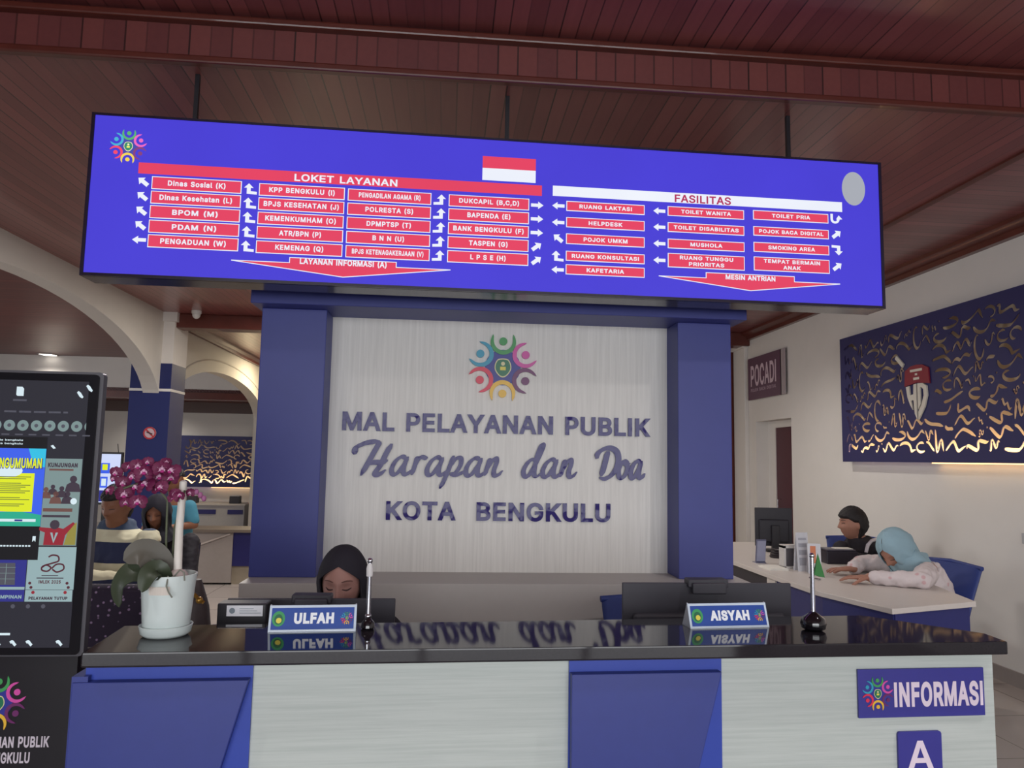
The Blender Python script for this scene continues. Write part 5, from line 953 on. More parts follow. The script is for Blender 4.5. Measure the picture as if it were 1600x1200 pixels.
def pierced(name, W, H, depth, mat, holes, parent, margin):
    """board W x H (local x to the right, z up, front at y = 0) with every mark cut through"""
    loops = [[(-W/2, -H/2), (W/2, -H/2), (W/2, H/2), (-W/2, H/2)]]+[[(p[0], p[1]) for p in P] for P in holes]; pv, pe = [], []
    for L in loops:
        n0 = len(pv); pv += [Vector(p) for p in L]; pe += [(n0+k, n0+(k+1) % len(L)) for k in range(len(L))]
    r = delaunay_2d_cdt(pv, pe, [], 0, 1e-6); V2 = [(v.x, v.y) for v in r[0]]; tri = []
    bbs = [(min(p[0] for p in L), max(p[0] for p in L), min(p[1] for p in L), max(p[1] for p in L), L) for L in loops[1:]]
    for f in r[2]:
        cx, cz_ = sum(V2[k][0] for k in f)/3, sum(V2[k][1] for k in f)/3
        if not any(a <= cx <= b_ and c_ <= cz_ <= d_ and winding((cx, cz_), L) for a, b_, c_, d_, L in bbs): tri.append(tuple(f))
    b = MB(); b.geo([(v[0], 0, v[1]) for v in V2], tri); b.geo([(v[0], depth, v[1]) for v in V2], tri)
    for L in loops:
        l_ = len(L); b.geo([(p[0], 0, p[1]) for p in L]+[(p[0], depth, p[1]) for p in L], [(k, (k+1) % l_, l_+(k+1) % l_, l_+k) for k in range(l_)])
    return obj(name, b, mat, parent, local=True)
def art_panel(loc, rz, W, H, label, seed, shield, power, led_len, cell=(.108, .088)):
    used = set(); t = thing('calligraphy_panel', label, 'wall panel', loc, rz, 'pierced calligraphy panels with warm light behind')
    rg = random.Random(seed); holes = []; m_ = .075; nx = int((W-2*m_)/cell[0]); nz = int((H-2*m_)/cell[1]); cw, chh = (W-2*m_)/nx, (H-2*m_)/nz
    for i in range(nx):
        for j in range(nz):
            x = -W/2+m_+cw*(i+.5); z = -H/2+m_+chh*(j+.5)
            if shield and abs(x-shield[0]) < shield[2] and abs(z-shield[1]) < shield[3]: continue
            if (i, j) in used: continue
            used.add((i, j)); wd, hd = 1, 1; far = lambda a_, c_: not (shield and abs(-W/2+m_+cw*(a_+.5)-shield[0]) < shield[2] and abs(-H/2+m_+chh*(c_+.5)-shield[1]) < shield[3])
            s_ = rg.random()
            if s_ < .50 and i+1 < nx and (i+1, j) not in used and far(i+1, j): used.add((i+1, j)); wd = 2; x += cw/2
            elif s_ < .68 and j+1 < nz and (i, j+1) not in used and far(i, j+1): used.add((i, j+1)); hd = 2; z += chh/2
            dx, dz = rg.uniform(-.006, .006), rg.uniform(-.004, .004)
            if wd+hd > 2 or rg.random() < .7: P = squiggle(rg, cw*wd*1.14, chh*hd*1.14, .030 if wd+hd > 2 else .024); holes.append([(x+p.x+dx, z+p.y+dz) for p in P])
            else:
                P = squiggle(rg, cw*.74, chh*.78, .020); holes.append([(x+p.x-.014, z+p.y-.008) for p in P]); holes.append([(p[0], p[1]) for p in circle(x+cw*.40, z+chh*.36, .009, 8)])
    pierced('board', W, H, .006, navy_board, holes, t, m_)
    b = MB(); b.bb((-W/2, .085, -H/2+.02), (W/2, .09, H/2)); obj('backing', b, gold_back, t, local=True)
    b = MB()
    for x in (-W/2+.006, W/2-.006): b.bb((x-.006, .012, -H/2+.0), (x+.006, .085, H/2))
    b.bb((-W/2, .012, H/2-.012), (W/2, .085, H/2)); obj('side_returns', b, navy_board, t, local=True)
    b = MB(); b.bb((led_len[0], .020, -H/2-.008), (led_len[1], .055, -H/2+.008)); obj('led_strip', b, led_m, t, local=True)
    # the strip's own light, shining up between the board and its backing
    l = bpy.data.lights.new('led_strip_light', 'AREA'); l.shape = 'RECTANGLE'; l.size = W*.96; l.size_y = .03; l.energy = power; l.color = (1.0, .68, .34)
    lo = bpy.data.objects.new('led_strip_light', l); COL.objects.link(lo); lo.parent = t; lo.location = (0, .048, -H/2+.02); lo.rotation_euler = (PI, 0, 0)
    return t
# right wall: faces -x. local x runs towards the viewer (-Y)
rp = art_panel((XR-.092, 5.50, 2.05), rad(-90), 2.30, 1.16, 'large navy pierced calligraphy panel with a crest shield on the right wall', 3, (.0, .02, .19, .26), 15, (.10, 1.14))
cream = M('crest_cream', (206, 200, 188), .5)
def shield(parent, s, band_text):
    b = MB()
    P = [(-.145, .155), (-.075, .185), (0, .192), (.075, .185), (.145, .155), (.155, .03), (0, .05), (-.155, .03)]
    b.prism([(p[0]*s, p[1]*s) for p in P], -.014, -.002, 'xz', 0)
    for z0, z1, hw_ in ((.138, .158, .075), (.108, .124, .014), (.072, .092, .036)): b.bb((-hw_*s, -.0155, z0*s), (hw_*s, -.0145, z1*s), 1)
    for Q in ([(-.138, .025), (-.098, .03), (-.088, -.045), (-.046, -.040), (-.040, .038), (-.008, .042), (-.008, -.245), (-.036, -.195), (-.046, -.085), (-.078, -.090), (-.060, -.165), (-.090, -.125), (-.122, -.06)],
              [(.008, .042), (.07, .040), (.118, .015), (.124, -.06), (.088, -.15), (.008, -.245), (.008, -.185), (.050, -.13), (.082, -.06), (.080, -.01), (.056, .008), (.040, .008), (.040, -.125), (.008, -.165)]):
        b.prism([(p[0]*s, p[1]*s) for p in Q], -.014, -.002, 'xz', 1)
    b.box((-.215*s, -.008, .245*s), (.125*s, .012, .034*s), 1, (0, rad(42), 0))
    return obj('crest_shield', b, [M('crest_red', (128, 28, 48), .45), cream], parent, local=True)
shield(rp, 1.0, True)
art_panel((-4.55, 15.89, 1.27), 0, 1.9, 1.06, 'small far navy calligraphy panel glowing warm at its foot, seen through the arch', 8, None, 24, (-.3, .9), (.125, .092))

# ------------------------------------------------------------------ right wall: reading corner sign, socket
t = thing('wall_sign', 'maroon acrylic sign with pale lettering above the door on the right wall', 'sign', (XR-.03, 8.48, 2.483), rad(-90))
b = MB(); b.bb((-.46, -.004, -.262), (.46, .004, .262)); obj('plate', b, M('sign_maroon', (96, 66, 88), .25, coat=.4), t, local=True)
b = MB(); b.bb((.44, -.004, -.262), (.56, .002, .262)); obj('clear_edge', b, M('acrylic_edge', (168, 156, 160), .2), t, local=True)
b = MB(); put_text(b, 'POCADI', -.38, -.10, .33, .165, -.0045, 0, .02); put_text(b, 'POJOK BACA DIGITAL', -.38, -.165, .33, -.125, -.0045, 1, .02); obj('lettering', b, [M('letters_pale', (206, 184, 196), .5), M('letters_dim', (168, 144, 160), .5)], t, local=True)
b = MB()
for x in (-.42, .52):
    for z in (-.225, .225): b.box((x, .014, z), (.02, .03, .02))
obj('standoff', b, chrome, t, local=True)
t = thing('wall_socket', 'small grey socket plate low on the right wall beyond the blue chair', 'socket', (XR-.005, 4.55, .98), rad(-90))
b = MB(); b.bb((-.06, -.008, -.035), (.06, .005, .035)); obj('plate', b, M('socket_grey', (176, 174, 176), .5), t, local=True, bevel=.002)
b = MB(); b.bb((-.03, -.010, -.02), (-.002, -.006, .02)); b.bb((.004, -.010, -.02), (.032, -.006, .02)); obj('outlet', b, M('socket_inner', (160, 160, 164), .5), t, local=True)

# ------------------------------------------------------------------ right side desk with what stands on it
sd = thing('service_desk', 'long white topped desk with navy front panels along the right wall', 'desk', (2.4, 4.8, 0))
dt = M('desk_top_white', (206, 198, 192), .4, var=.03); dn = M('desk_navy', (40, 44, 104), .45)
TOP = [(2.03, 6.35), (2.03, 4.3), (2.04, 3.95), (2.165, 3.47), (2.737, 3.658), (2.93, 4.45), (2.93, 6.35)]
b = MB(); b.prism(TOP, .725, .752, 'xy'); obj('desk_top', b, dt, sd, bevel=.003)
b = MB(); b.prism([(2.06, 4.50), (2.09, 4.50), (2.10, 3.95), (2.20, 3.50), (2.18, 3.49), (2.065, 3.95)], .02, .725, 'xy'); b.prism([(2.19, 3.49), (2.70, 3.66), (2.70, 3.69), (2.19, 3.52)], .02, .725, 'xy'); obj('front_panel', b, dn, sd)
b = MB(); b.bb((2.07, 4.66, .02), (2.10, 6.3, .725)); obj('front_panel', b, M('desk_dark', (34, 32, 46), .45), sd)  # dark panel set in for the shadow and black under this section
b = MB(); b.bb((2.05, 4.50, 0), (2.12, 4.62, .725)); obj('leg', b, dt, sd)
b = MB(); b.bb((2.64, 3.72, 0), (2.68, 3.76, .725)); obj('leg', b, M('desk_dark', None), sd)
b = MB(); b.bb((2.05, 6.22, 0), (2.7, 6.28, .725)); obj('end_panel', b, dt, sd)
monitor(2.61, 5.74, 1.088, .295, .30, 'small black monitor back on the side desk below the maroon door', rad(-6), None, .752, M('monitor_black', (40, 38, 46), .45))
t = thing('coiled_device', 'black coil of cable and adapter at the foot of the small monitor', 'cable', (2.48, 5.32, .752))
b = MB()
for k in range(4): b.tube([(2.48+(.085-.006*k)*math.cos(a), 5.32+.06*math.sin(a), .762+.016*k) for a in [2*PI*q/20 for q in range(21)]], .0095, 6)
obj('coil', b, M('cable_black', (40, 32, 36), .6), t, smooth=True)
b = MB(); b.bb((2.44, 5.29, .752), (2.52, 5.35, .80)); obj('adapter', b, M('cable_black', None), t, bevel=.004)
t = thing('card_holder', 'tall clear bluish card holder at the far end of the side desk', 'card holder', (2.19, 5.05, .752))
b = MB(); b.prism([(5.02, .752), (5.09, .752), (5.09, .757), (5.045, .757), (5.02, .915), (5.015, .915), (5.035, .757), (5.02, .757)], 2.155, 2.225, 'yz'); obj('holder', b, M('holder_blue', (112, 112, 136), .15, spec=.6), t)
b = MB(); b.prism([(5.026, .765), (5.031, .765), (5.013, .905), (5.008, .905)], 2.16, 2.22, 'yz'); obj('card', b, M('card_blue', (150, 152, 176), .5), t)
t = tag(obj('paper_stack', MB().bb((2.10, 4.68, .752), (2.225, 4.86, .762)).bb((2.105, 4.69, .762), (2.22, 4.85, .766)), M('paper_white', (222, 218, 210), .7), loc=(2.22, 4.72, .752)), 'small stack of white paper near the edge of the side desk', 'paper')
t = thing('brochure_stand', 'grey framed white display stand on the side desk beside the leaflets', 'display stand', (2.28, 4.80, .752))
b = MB(); b.bb((2.235, 4.77, .752), (2.250, 4.84, .90)); b.bb((2.318, 4.77, .752), (2.335, 4.84, .90)); b.bb((2.235, 4.77, .885), (2.335, 4.84, .905)); b.bb((2.235, 4.77, .752), (2.335, 4.84, .765)); obj('frame', b, M('frame_white', (200, 196, 194), .4), t)
b = MB(); b.bb((2.250, 4.805, .765), (2.318, 4.815, .885)); obj('insert', b, M('insert_grey', (104, 100, 106), .5), t)
leaf_w = M('leaflet_white', (206, 206, 212), .5); leaf_o = M('leaflet_orange', (206, 120, 80), .5)
for x, y, w_, h_, r_, lab, orange in ((2.315, 4.68, .085, .245, 8, 'tall white leaflet standing on the side desk behind the green pennant', False), (2.345, 4.58, .080, .185, -14, 'white leaflet with an orange band standing on the side desk', True)):
    t = thing('leaflet', lab, 'leaflet', (x, y, .752), rad(r_), 'leaflets standing on the side desk')
    b = MB(); b.prism([(-.02, 0), (-.017, 0), (.003, h_), (0, h_)], -w_/2, w_/2, 'yz'); b.prism([(.03, 0), (.033, 0), (.004, h_), (.001, h_)], -w_/2, w_/2, 'yz'); obj('sheet', b, leaf_w, t, local=True)
    b = MB(); f = lambda z: -.0208+.02*z/h_
    for z0, z1, mi in ((.62, .72, 1), (.80, .86, 1), (.15, .35, 1), (.42, .55, 1)) if not orange else ((.35, .92, 0), (.1, .22, 1)):
        a0, a1 = (-w_*.35, w_*.35) if not orange or mi else (-w_*.30, w_*.12)
        b.geo([(a0, f(z0*h_)-.0006, z0*h_), (a1, f(z0*h_)-.0006, z0*h_), (a1, f(z1*h_)-.0006, z1*h_), (a0, f(z1*h_)-.0006, z1*h_)], [(0, 1, 2, 3)], mi)
    obj('print', b, [leaf_o, M('leaflet_grey', (166, 166, 176), .5)], t, local=True)
t = thing('receipt_printer', 'low black printer with paper on top before the man in the black top', 'printer', (2.85, 5.0, .752), rad(-6))
t.location = (2.76, 5.06, .752)
b = MB(); b.bb((-.10, -.07, 0), (.12, .10, .088)); obj('case', b, M('printer_black', (38, 34, 46), .35), t, local=True, bevel=.008)
b = MB(); b.bb((-.09, -.055, .088), (.11, .09, .099)); obj('lid', b, M('printer_grey', (84, 80, 90), .35), t, local=True, bevel=.004)
b = MB(); b.bb((-.02, -.03, .099), (.10, .05, .104)); obj('paper', b, M('paper_white', None), t, local=True)
t = tag(obj('pen', MB().tube([(2.21, 4.38, .757), (2.24, 4.30, .757)], .005, 8), chrome, loc=(2.22, 4.34, .752)), 'shiny pen lying near the front edge of the side desk', 'pen')

# ------------------------------------------------------------------ left hall: counters, screen, seat, no smoking sign
t = thing('round_notice', 'round red and white no smoking notice on the blue column', 'sign', (-3.44, 8.90, 1.66))
b = MB(); b.prism(circle(-3.44, 1.66, .072, 28), 8.892, 8.90, 'xz'); obj('disc', b, M('notice_white', (196, 170, 176), .5), t)
b = MB(); n = 28; O_ = circle(-3.44, 1.66, .072, n); I_ = circle(-3.44, 1.66, .055, n); b.geo([(p[0], 8.8905, p[1]) for p in O_]+[(p[0], 8.8905, p[1]) for p in I_], [(k, (k+1) % n, n+(k+1) % n, n+k) for k in range(n)], 0); b.box((-3.44, 8.8905, 1.66), (.11, .002, .016), 0, (0, rad(45), 0)); b.box((-3.44, 8.889, 1.66), (.07, .001, .014), 1, (0, rad(20), 0)); obj('ring', b, [M('notice_red', (176, 52, 60), .5), M('notice_black', (50, 40, 44), .5)], t)
t = thing('hall_counter', 'low pale counter with a navy panel in the left hall beyond the orchid', 'counter', (-2.5, 9.0, 0))
b = MB(); b.bb((-2.95, 8.55, .02), (-2.34, 8.95, .57)); obj('body', b, M('counter_beige', (150, 140, 134), .5), t)
b = MB(); b.bb((-2.34, 8.56, .20), (-2.08, 8.95, .57)); obj('navy_panel', b, M('panel_navy', (34, 32, 92), .45), t)
b = MB(); b.bb((-2.98, 8.52, .57), (-2.05, 8.98, .60)); obj('worktop', b, M('worktop_brown', (110, 98, 88), .4), t)
b = MB(); b.prism([(-2.86, .385), (-2.84, .37), (-2.37, .545), (-2.37, .56)], 8.535, 8.55, 'xz'); obj('stripe', b, M('stripe_pale', (178, 166, 158), .5), t)
b = MB(); b.bb((-2.34, 8.58, 0), (-2.08, 8.95, .20)); obj('plinth', b, M('plinth_beige', (150, 138, 120), .5), t)
t = thing('lobby_counter', 'pale far counter with navy blocks under the glowing panel beyond the arch', 'counter', (-4.3, 14.2, 0))
b = MB(); b.bb((-5.2, 14.0, 0), (-3.66, 14.5, .50)); obj('body', b, M('lobby_grey', (150, 148, 152), .5), t)
for x0, x1 in ((-4.62, -4.16), (-3.95, -3.68)): b = MB(); b.bb((x0, 13.985, .34), (x1, 14.0, .42)); obj('navy_block', b, M('panel_navy', None), t)
b = MB(); b.bb((-5.22, 13.97, .50), (-3.64, 14.52, .53)); obj('worktop', b, M('lobby_top', (172, 166, 164), .4), t)
for x, lab in ((-4.62, 'dark grey box on the far lobby counter, nearer the orchid'), (-3.86, 'dark grey box on the far lobby counter beside the arch pier')):
    t = thing('counter_box', lab, 'box', (x, 14.15, .53), 0, 'grey boxes on the far lobby counter')
    b = MB(); b.bb((x-.09, 14.05, .53), (x+.09, 14.2, .66)); obj('case', b, dark_grey, t, bevel=.006)
    b = MB(); b.bb((x-.085, 14.06, .66), (x+.085, 14.19, .672)); obj('lid', b, M('lid_pale', (170, 168, 170), .5), t)
t = thing('wall_box', 'small dark box fixed to the arch pier beside the blue pillar', 'box', (XL+.14, 13.95, .52))
b = MB(); b.bb((XL+.09, 13.80, .44), (XL+.20, 14.10, .68)); obj('case', b, M('box_navy', (44, 46, 70), .5), t)
t = thing('display_kiosk', 'bright blue and white display screen in the left hall behind the kiosk', 'screen', (-5.16, 12.0, 0))
b = MB(); b.bb((-5.36, 12.0, .62), (-5.02, 12.06, 1.43)); obj('housing', b, black_plastic, t, bevel=.01)
b = MB(); b.bb((-5.28, 12.0, 0), (-5.10, 12.06, .62)); b.bb((-5.4, 11.85, 0), (-4.98, 12.2, .03)); obj('stand', b, black_plastic, t)
b = MB(); quad(b, -5.34, .655, -5.045, 1.40, 11.997, 0); sc2 = obj('screen', b, GLOW('hall_screen', (206, 216, 250), 1.0), t)
b = MB()
for (x0, z0, x1, z1, mi) in ((-5.33, 1.1, -5.20, 1.26, 0), (-5.31, 1.15, -5.23, 1.24, 1), (-5.16, 1.06, -5.06, 1.14, 2), (-5.33, .88, -5.22, 1.05, 0), (-5.16, .86, -5.06, .94, 2), (-5.31, .91, -5.24, 1.02, 3), (-5.15, .98, -5.07, 1.05, 2), (-5.33, .67, -5.06, .84, 2)): quad(b, x0, z0, x1, z1, 11.996-.0008*mi, mi)
obj('page_tile', b, [kblue, kye, knv, kw], sc2)
b = MB(); b.tube([(-5.1, 12.03, 1.43), (-5.12, 12.03, 1.56)], .006, 6); obj('aerial', b, black_plastic, t)
# upholstered seat with flecked cloth behind the left end of the counter
seat_m = FLECK('flecked_cloth', (36, 24, 48), (140, 118, 150), 42, .26)
t = thing('upholstered_chair', 'dark purple flecked cloth armchair behind the left end of the counter', 'chair', (-1.42, 3.45, 0))
b = MB(); b.loft([((-1.42, 3.20, .40), (.33, 0, 0), (0, .06, 0)), ((-1.42, 3.18, .62), (.35, 0, 0), (0, .065, 0)), ((-1.42, 3.17, .80), (.34, 0, 0), (0, .06, 0)), ((-1.42, 3.17, .885), (.30, 0, 0), (0, .045, 0)), ((-1.42, 3.17, .905), (.24, 0, 0), (0, .02, 0))], 28, power=4); obj('backrest', b, seat_m, t, smooth=True)
b = MB(); b.loft([((-1.42, 3.55, .26), (.33, 0, 0), (0, .33, 0)), ((-1.42, 3.55, .40), (.34, 0, 0), (0, .34, 0)), ((-1.42, 3.55, .44), (.30, 0, 0), (0, .30, 0))], 28, power=4); obj('seat', b, seat_m, t, smooth=True)
for x in (-1.75, -1.09):
    b = MB(); b.loft([((x, 3.25, .56), (.05, 0, 0), (0, 0, .08)), ((x, 3.55, .56), (.05, 0, 0), (0, 0, .08)), ((x, 3.82, .54), (.05, 0, 0), (0, 0, .07))], 16, power=3); obj('armrest', b, seat_m, t, smooth=True)
    for y in (3.25, 3.82): b = MB(); b.tube([(x, y, 0), (x*.99-.014, y, .5)], .02, 8); obj('leg', b, black_plastic, t)

# ------------------------------------------------------------------ people
skin_a = M('skin_warm', (154, 112, 102), .6, var=.05, scale=18); skin_b = M('skin_tan', (158, 112, 94), .6, var=.05, scale=18); skin_c = M('skin_brown', (128, 84, 62), .6, var=.05, scale=18)
def g(x, s): return math.exp(-(x/s)**2)
def head_point(th, ph):
    dx, dy, dz = math.sin(th)*math.cos(ph), math.sin(th)*math.sin(ph), math.cos(th)
    x, y, z = .073*dx, .093*dy, .116*dz
    if z < -.015:
        t = min(1, (-.015-z)/.1); x *= 1-.36*t**1.3
        if y < 0: y *= 1-.45*t
        else: y *= 1-.10*t
    if dy > 0:
        f = min(1, dy*2.2)
        ax = abs(x)
        y -= f*.009*math.exp(-((ax-.031)/.016)**2-((z-.010)/.012)**2)
        y += f*.005*g(z-.032, .010)*g(ax-.028, .03)
        nz_ = .0 if z > .03 else (.006+.020*min(1, max(0, (.02-z)/.045)) if z > -.026 else .026*max(0, 1-(-.026-z)/.010))
        y += f*nz_*g(x, .0105+.004*g(z+.022, .012))
        y += f*.004*math.exp(-((ax-.012)/.007)**2-((z+.022)/.008)**2)
        y += f*.007*g(x, .022)*(g(z+.049, .006)+1.05*g(z+.061, .006))-f*.002*g(x, .025)*g(z+.055, .003)
        y += f*.008*math.exp(-(x/.022)**2-((z+.090)/.016)**2)
        y += f*.004*math.exp(-((ax-.042)/.018)**2-((z+.02)/.022)**2)
    return Vector((x, y, z))
def head_geo(mb, Mx, ears=True):
    n, m_ = 44, 64; V_ = []
    for i in range(1, n):
        for k in range(m_): V_.append(Mx @ head_point(PI*i/n, 2*PI*k/m_))
    F_ = [(i*m_+k, (i+1)*m_+k, (i+1)*m_+(k+1) % m_, i*m_+(k+1) % m_) for i in range(n-2) for k in range(m_)]
    F_ += [tuple(range(m_)), tuple(range((n-1)*m_-1, (n-2)*m_-1, -1))]
    mb.geo(V_, F_)
    if ears:
        for s in (-1, 1):
            q = MB(); q.ball((s*.075, -.012, -.005), (.010, .019, .030), 10, rot=(0, s*.25, s*.35)); mb.geo([Mx @ Vector(p) for p in q.v], q.f)
def face_y(x, z):
    best = None
    for i in range(6, 84):
        for k in range(0, 60):
            p = head_point(PI*i/90, PI*(k+.5)/60)
            d = (p.x-x)**2+(p.z-z)**2
            if best is None or d < best[0]: best = (d, p.y)
    return best[1]
def head_matrix(c, yaw, pitch, roll=0.0, s=1.0):
    """face along local +y; yaw turns about z, pitch < 0 looks down"""
    return Matrix.Translation(Vector(c)) @ Matrix.Rotation(rad(yaw), 4, 'Z') @ Matrix.Rotation(rad(pitch), 4, 'X') @ Matrix.Rotation(rad(roll), 4, 'Y') @ Matrix.Diagonal((s, s, s, 1))
def face_strip(Mx, pts, w_, name, mat, parent, lift=.0012):
    b = MB(); C = [Vector((x, face_y(x, z)+lift, z)) for x, z in pts]
    b.tube([Mx @ p for p in C], [w_*.5*(.45+.55*math.sin(PI*(i+.6)/(len(C)+.2))) for i in range(len(C))], 6); return obj(name, b, mat, parent, smooth=True)
def hand(mb, wrist, d, palm, side, curl=.35, s=1.0):
    """wrist point, pointing direction, palm normal (facing the palm), side of the thumb"""
    d = Vector(d).normalized(); pn = Vector(palm).normalized(); pn = (pn-d*pn.dot(d)).normalized(); lat = d.cross(pn).normalized()*side
    W_ = Vector(wrist)
    mb.loft([(W_-d*.015, lat*.026*s, pn*.018*s), (W_+d*.02*s, lat*.034*s, pn*.016*s), (W_+d*.06*s, lat*.042*s, pn*.014*s), (W_+d*.088*s, lat*.038*s, pn*.011*s)], 16)
    for i, (o_, L) in enumerate(((.031, .070), (.011, .079), (-.010, .073), (-.030, .056))):
        p = W_+d*(.084*s)+lat*o_*s; dd = (d+lat*o_*1.6).normalized(); r = .0088*s
        for k, fr_ in enumerate((.45, .31, .24)):
            q = p+dd*L*fr_*s; mb.capsule(p, r, q, r*.92, 8); p = q; r *= .92
            dd = (dd*math.cos(curl*(1+.12*i))+pn*math.sin(curl*(1+.12*i))).normalized()
    p = W_+d*.022*s+lat*.028*s; dd = (d*.75+lat*.62+pn*.25).normalized()
    for L, r in ((.036, .0125), (.030, .0105), (.024, .0092)):
        q = p+dd*L*s; mb.capsule(p, r*s, q, r*.92*s, 8); p = q; dd = (dd+pn*.22+d*.18).normalized()
def limb(mb, pts, rs):
    for i in range(len(pts)-1): mb.capsule(pts[i], rs[i], pts[i+1], rs[i+1], 14)
def torso(mb, rings, grow=0.0):
    """rings = [(centre, half width vector, half depth vector)]"""
    mb.loft([(Vector(c), Vector(a)*(1+grow/Vector(a).length), Vector(b_)*(1+grow/Vector(b_).length)) for c, a, b_ in rings], 24, power=2.4)
def body_obj(mb, name, mat, parent, voxel=.006, it=3):
    V_, F_ = fuse(mb, voxel, it); q = MB(); q.geo(V_, F_); return obj(name, q, mat, parent, smooth=True)
def hijab_shell(mb, Mx, open_fn, top=.142, rx=.098, ryb=.118, ryf=.094, drop=None, n=56, rows=30, zlow=-.17):
    """cloth wrapped round the head: rings from crown to neck, left open over the face; thickness made by a second layer"""
    V_ = []; lay = []
    for off in (0, -.005):
        for i in range(rows+1):
            f = i/rows; z = top-(top-zlow)*f
            if z > 0: k = math.sqrt(max(.0, 1-(z/top)**2)); k = max(k, .04)
            else: k = 1-.10*min(1, (-z/.12))+(.28*max(0, (-z-.11)/.06))
            a0 = open_fn(z)
            for j in range(n+1):
                a = PI/2+a0+(2*PI-2*a0)*j/n; ry = ryf if math.sin(a) > 0 else ryb
                fold = .0035*math.sin(a*9+z*40)*(1 if z < .02 else .2)
                V_.append(Mx @ Vector(((rx*k+off+fold)*math.cos(a), (ry*k+off+fold)*math.sin(a)-.004, z+off*.3)))
    m_ = n+1; N = (rows+1)*m_
    F_ = [(i*m_+j, i*m_+j+1, (i+1)*m_+j+1, (i+1)*m_+j) for i in range(rows) for j in range(n)]
    F_ += [tuple(N+q for q in reversed(f)) for f in F_]
    for i in range(rows): F_ += [(i*m_, (i+1)*m_, N+(i+1)*m_, N+i*m_), (i*m_+n, N+i*m_+n, N+(i+1)*m_+n, (i+1)*m_+n)]
    F_ += [(rows*m_+j, rows*m_+j+1, N+rows*m_+j+1, N+rows*m_+j) for j in range(n)]
    F_ += [(j+1, j, N+j, N+j+1) for j in range(n)]
    return mb.geo(V_, F_)

# the woman behind the counter
w1 = thing('person', 'woman in black hijab looking down behind the left monitor at the counter', 'person', (-.37, 2.98, 0))
hc = Vector((-.362, 2.775, .985)); H1 = head_matrix(hc, 180-5, -12, 0, .98)
b = MB(); head_geo(b, H1, False)
b.capsule(hc+Vector((0, .03, -.07)), .048, (-.365, 2.86, .83), .056)
rings = [((-.365, 2.98, .46), (.17, 0, 0), (0, .12, 0)), ((-.365, 2.96, .60), (.145, 0, 0), (0, .105, 0)), ((-.365, 2.92, .72), (.16, 0, 0), (0, .11, 0)), ((-.365, 2.89, .80), (.17, 0, 0), (0, .085, 0)), ((-.365, 2.88, .84), (.10, 0, 0), (0, .06, 0))]
torso(b, rings)
armL = [(-.525, 2.87, .79), (-.565, 2.74, .60), (-.46, 2.52, .745)]; armR = [(-.205, 2.87, .79), (-.165, 2.74, .60), (-.26, 2.52, .745)]
legs1 = [[(-.455, 2.95, .47), (-.46, 2.60, .46), (-.46, 2.62, .08)], [(-.275, 2.95, .47), (-.27, 2.60, .46), (-.27, 2.62, .08)]]
for A_ in (armL, armR): limb(b, A_, [.046, .038, .026])
for A_ in legs1: limb(b, A_, [.080, .055, .040]); b.capsule((A_[2][0], A_[2][1], .04), .035, (A_[2][0], A_[2][1]-.15, .03), .028)
hand(b, armL[2], (.25, -1, -.12), (0, 0, -1), 1, .3, .9); hand(b, armR[2], (-.25, -1, -.12), (0, 0, -1), -1, .3, .9)
body_obj(b, 'body', skin_a, w1, .0045, 2)
black_cloth = M('cloth_black', (30, 26, 36), .85, var=.15, scale=40)
b = MB(); torso(b, rings[:-1], .018)
for A_ in (armL, armR): limb(b, [A_[0], A_[1], tuple(Vector(A_[1]).lerp(Vector(A_[2]), .92))], [.060, .052, .044])
for A_ in legs1: limb(b, A_, [.098, .075, .062])
folds(body_obj(b, 'dress', black_cloth, w1, .010, 3), .018)
def open1(z):
    if z > .078: return 0.0
    if z < -.125: return 0.0
    t = (.078-z)/.203
    return min(.98, .02+1.25*min(1, t*2.5)**.62) if t < .72 else max(0.0, .98*(1-(t-.72)/.28))
b = MB(); hijab_shell(b, H1, open1, .137, .094, .120, .097, zlow=-.185); hj = obj('hijab', b, black_cloth, w1, smooth=True)
b = MB(); b.loft([((-.365, 2.80, .89), (.085, 0, 0), (0, .08, 0)), ((-.365, 2.83, .84), (.13, 0, 0), (0, .11, 0)), ((-.365, 2.86, .76), (.20, 0, 0), (0, .15, 0)), ((-.365, 2.87, .66), (.215, 0, 0), (0, .16, 0)), ((-.365, 2.87, .65), (.19, 0, 0), (0, .145, 0))], 32); obj('drape', b, black_cloth, hj, smooth=True)
lash = M('lash', (58, 36, 38), .7); brow_m = M('brow', (98, 66, 60), .8); lipc = M('lip', (150, 88, 84), .5)
for s in (-1, 1):
    face_strip(H1, [(s*(.017+.029*k/6), .005-.005*math.sin(PI*k/6)) for k in range(7)], .0052, 'eye_lashes', lash, w1)
    face_strip(H1, [(s*(.015+.035*k/6), .032+.004*math.sin(PI*k/6)-.003*(k/6)) for k in range(7)], .0046, 'eyebrow', brow_m, w1, .0004)
face_strip(H1, [(-.022+.044*k/8, -.055+.002*math.cos(PI*(k/4-1))) for k in range(9)], .010, 'lips', lipc, w1, -.001)

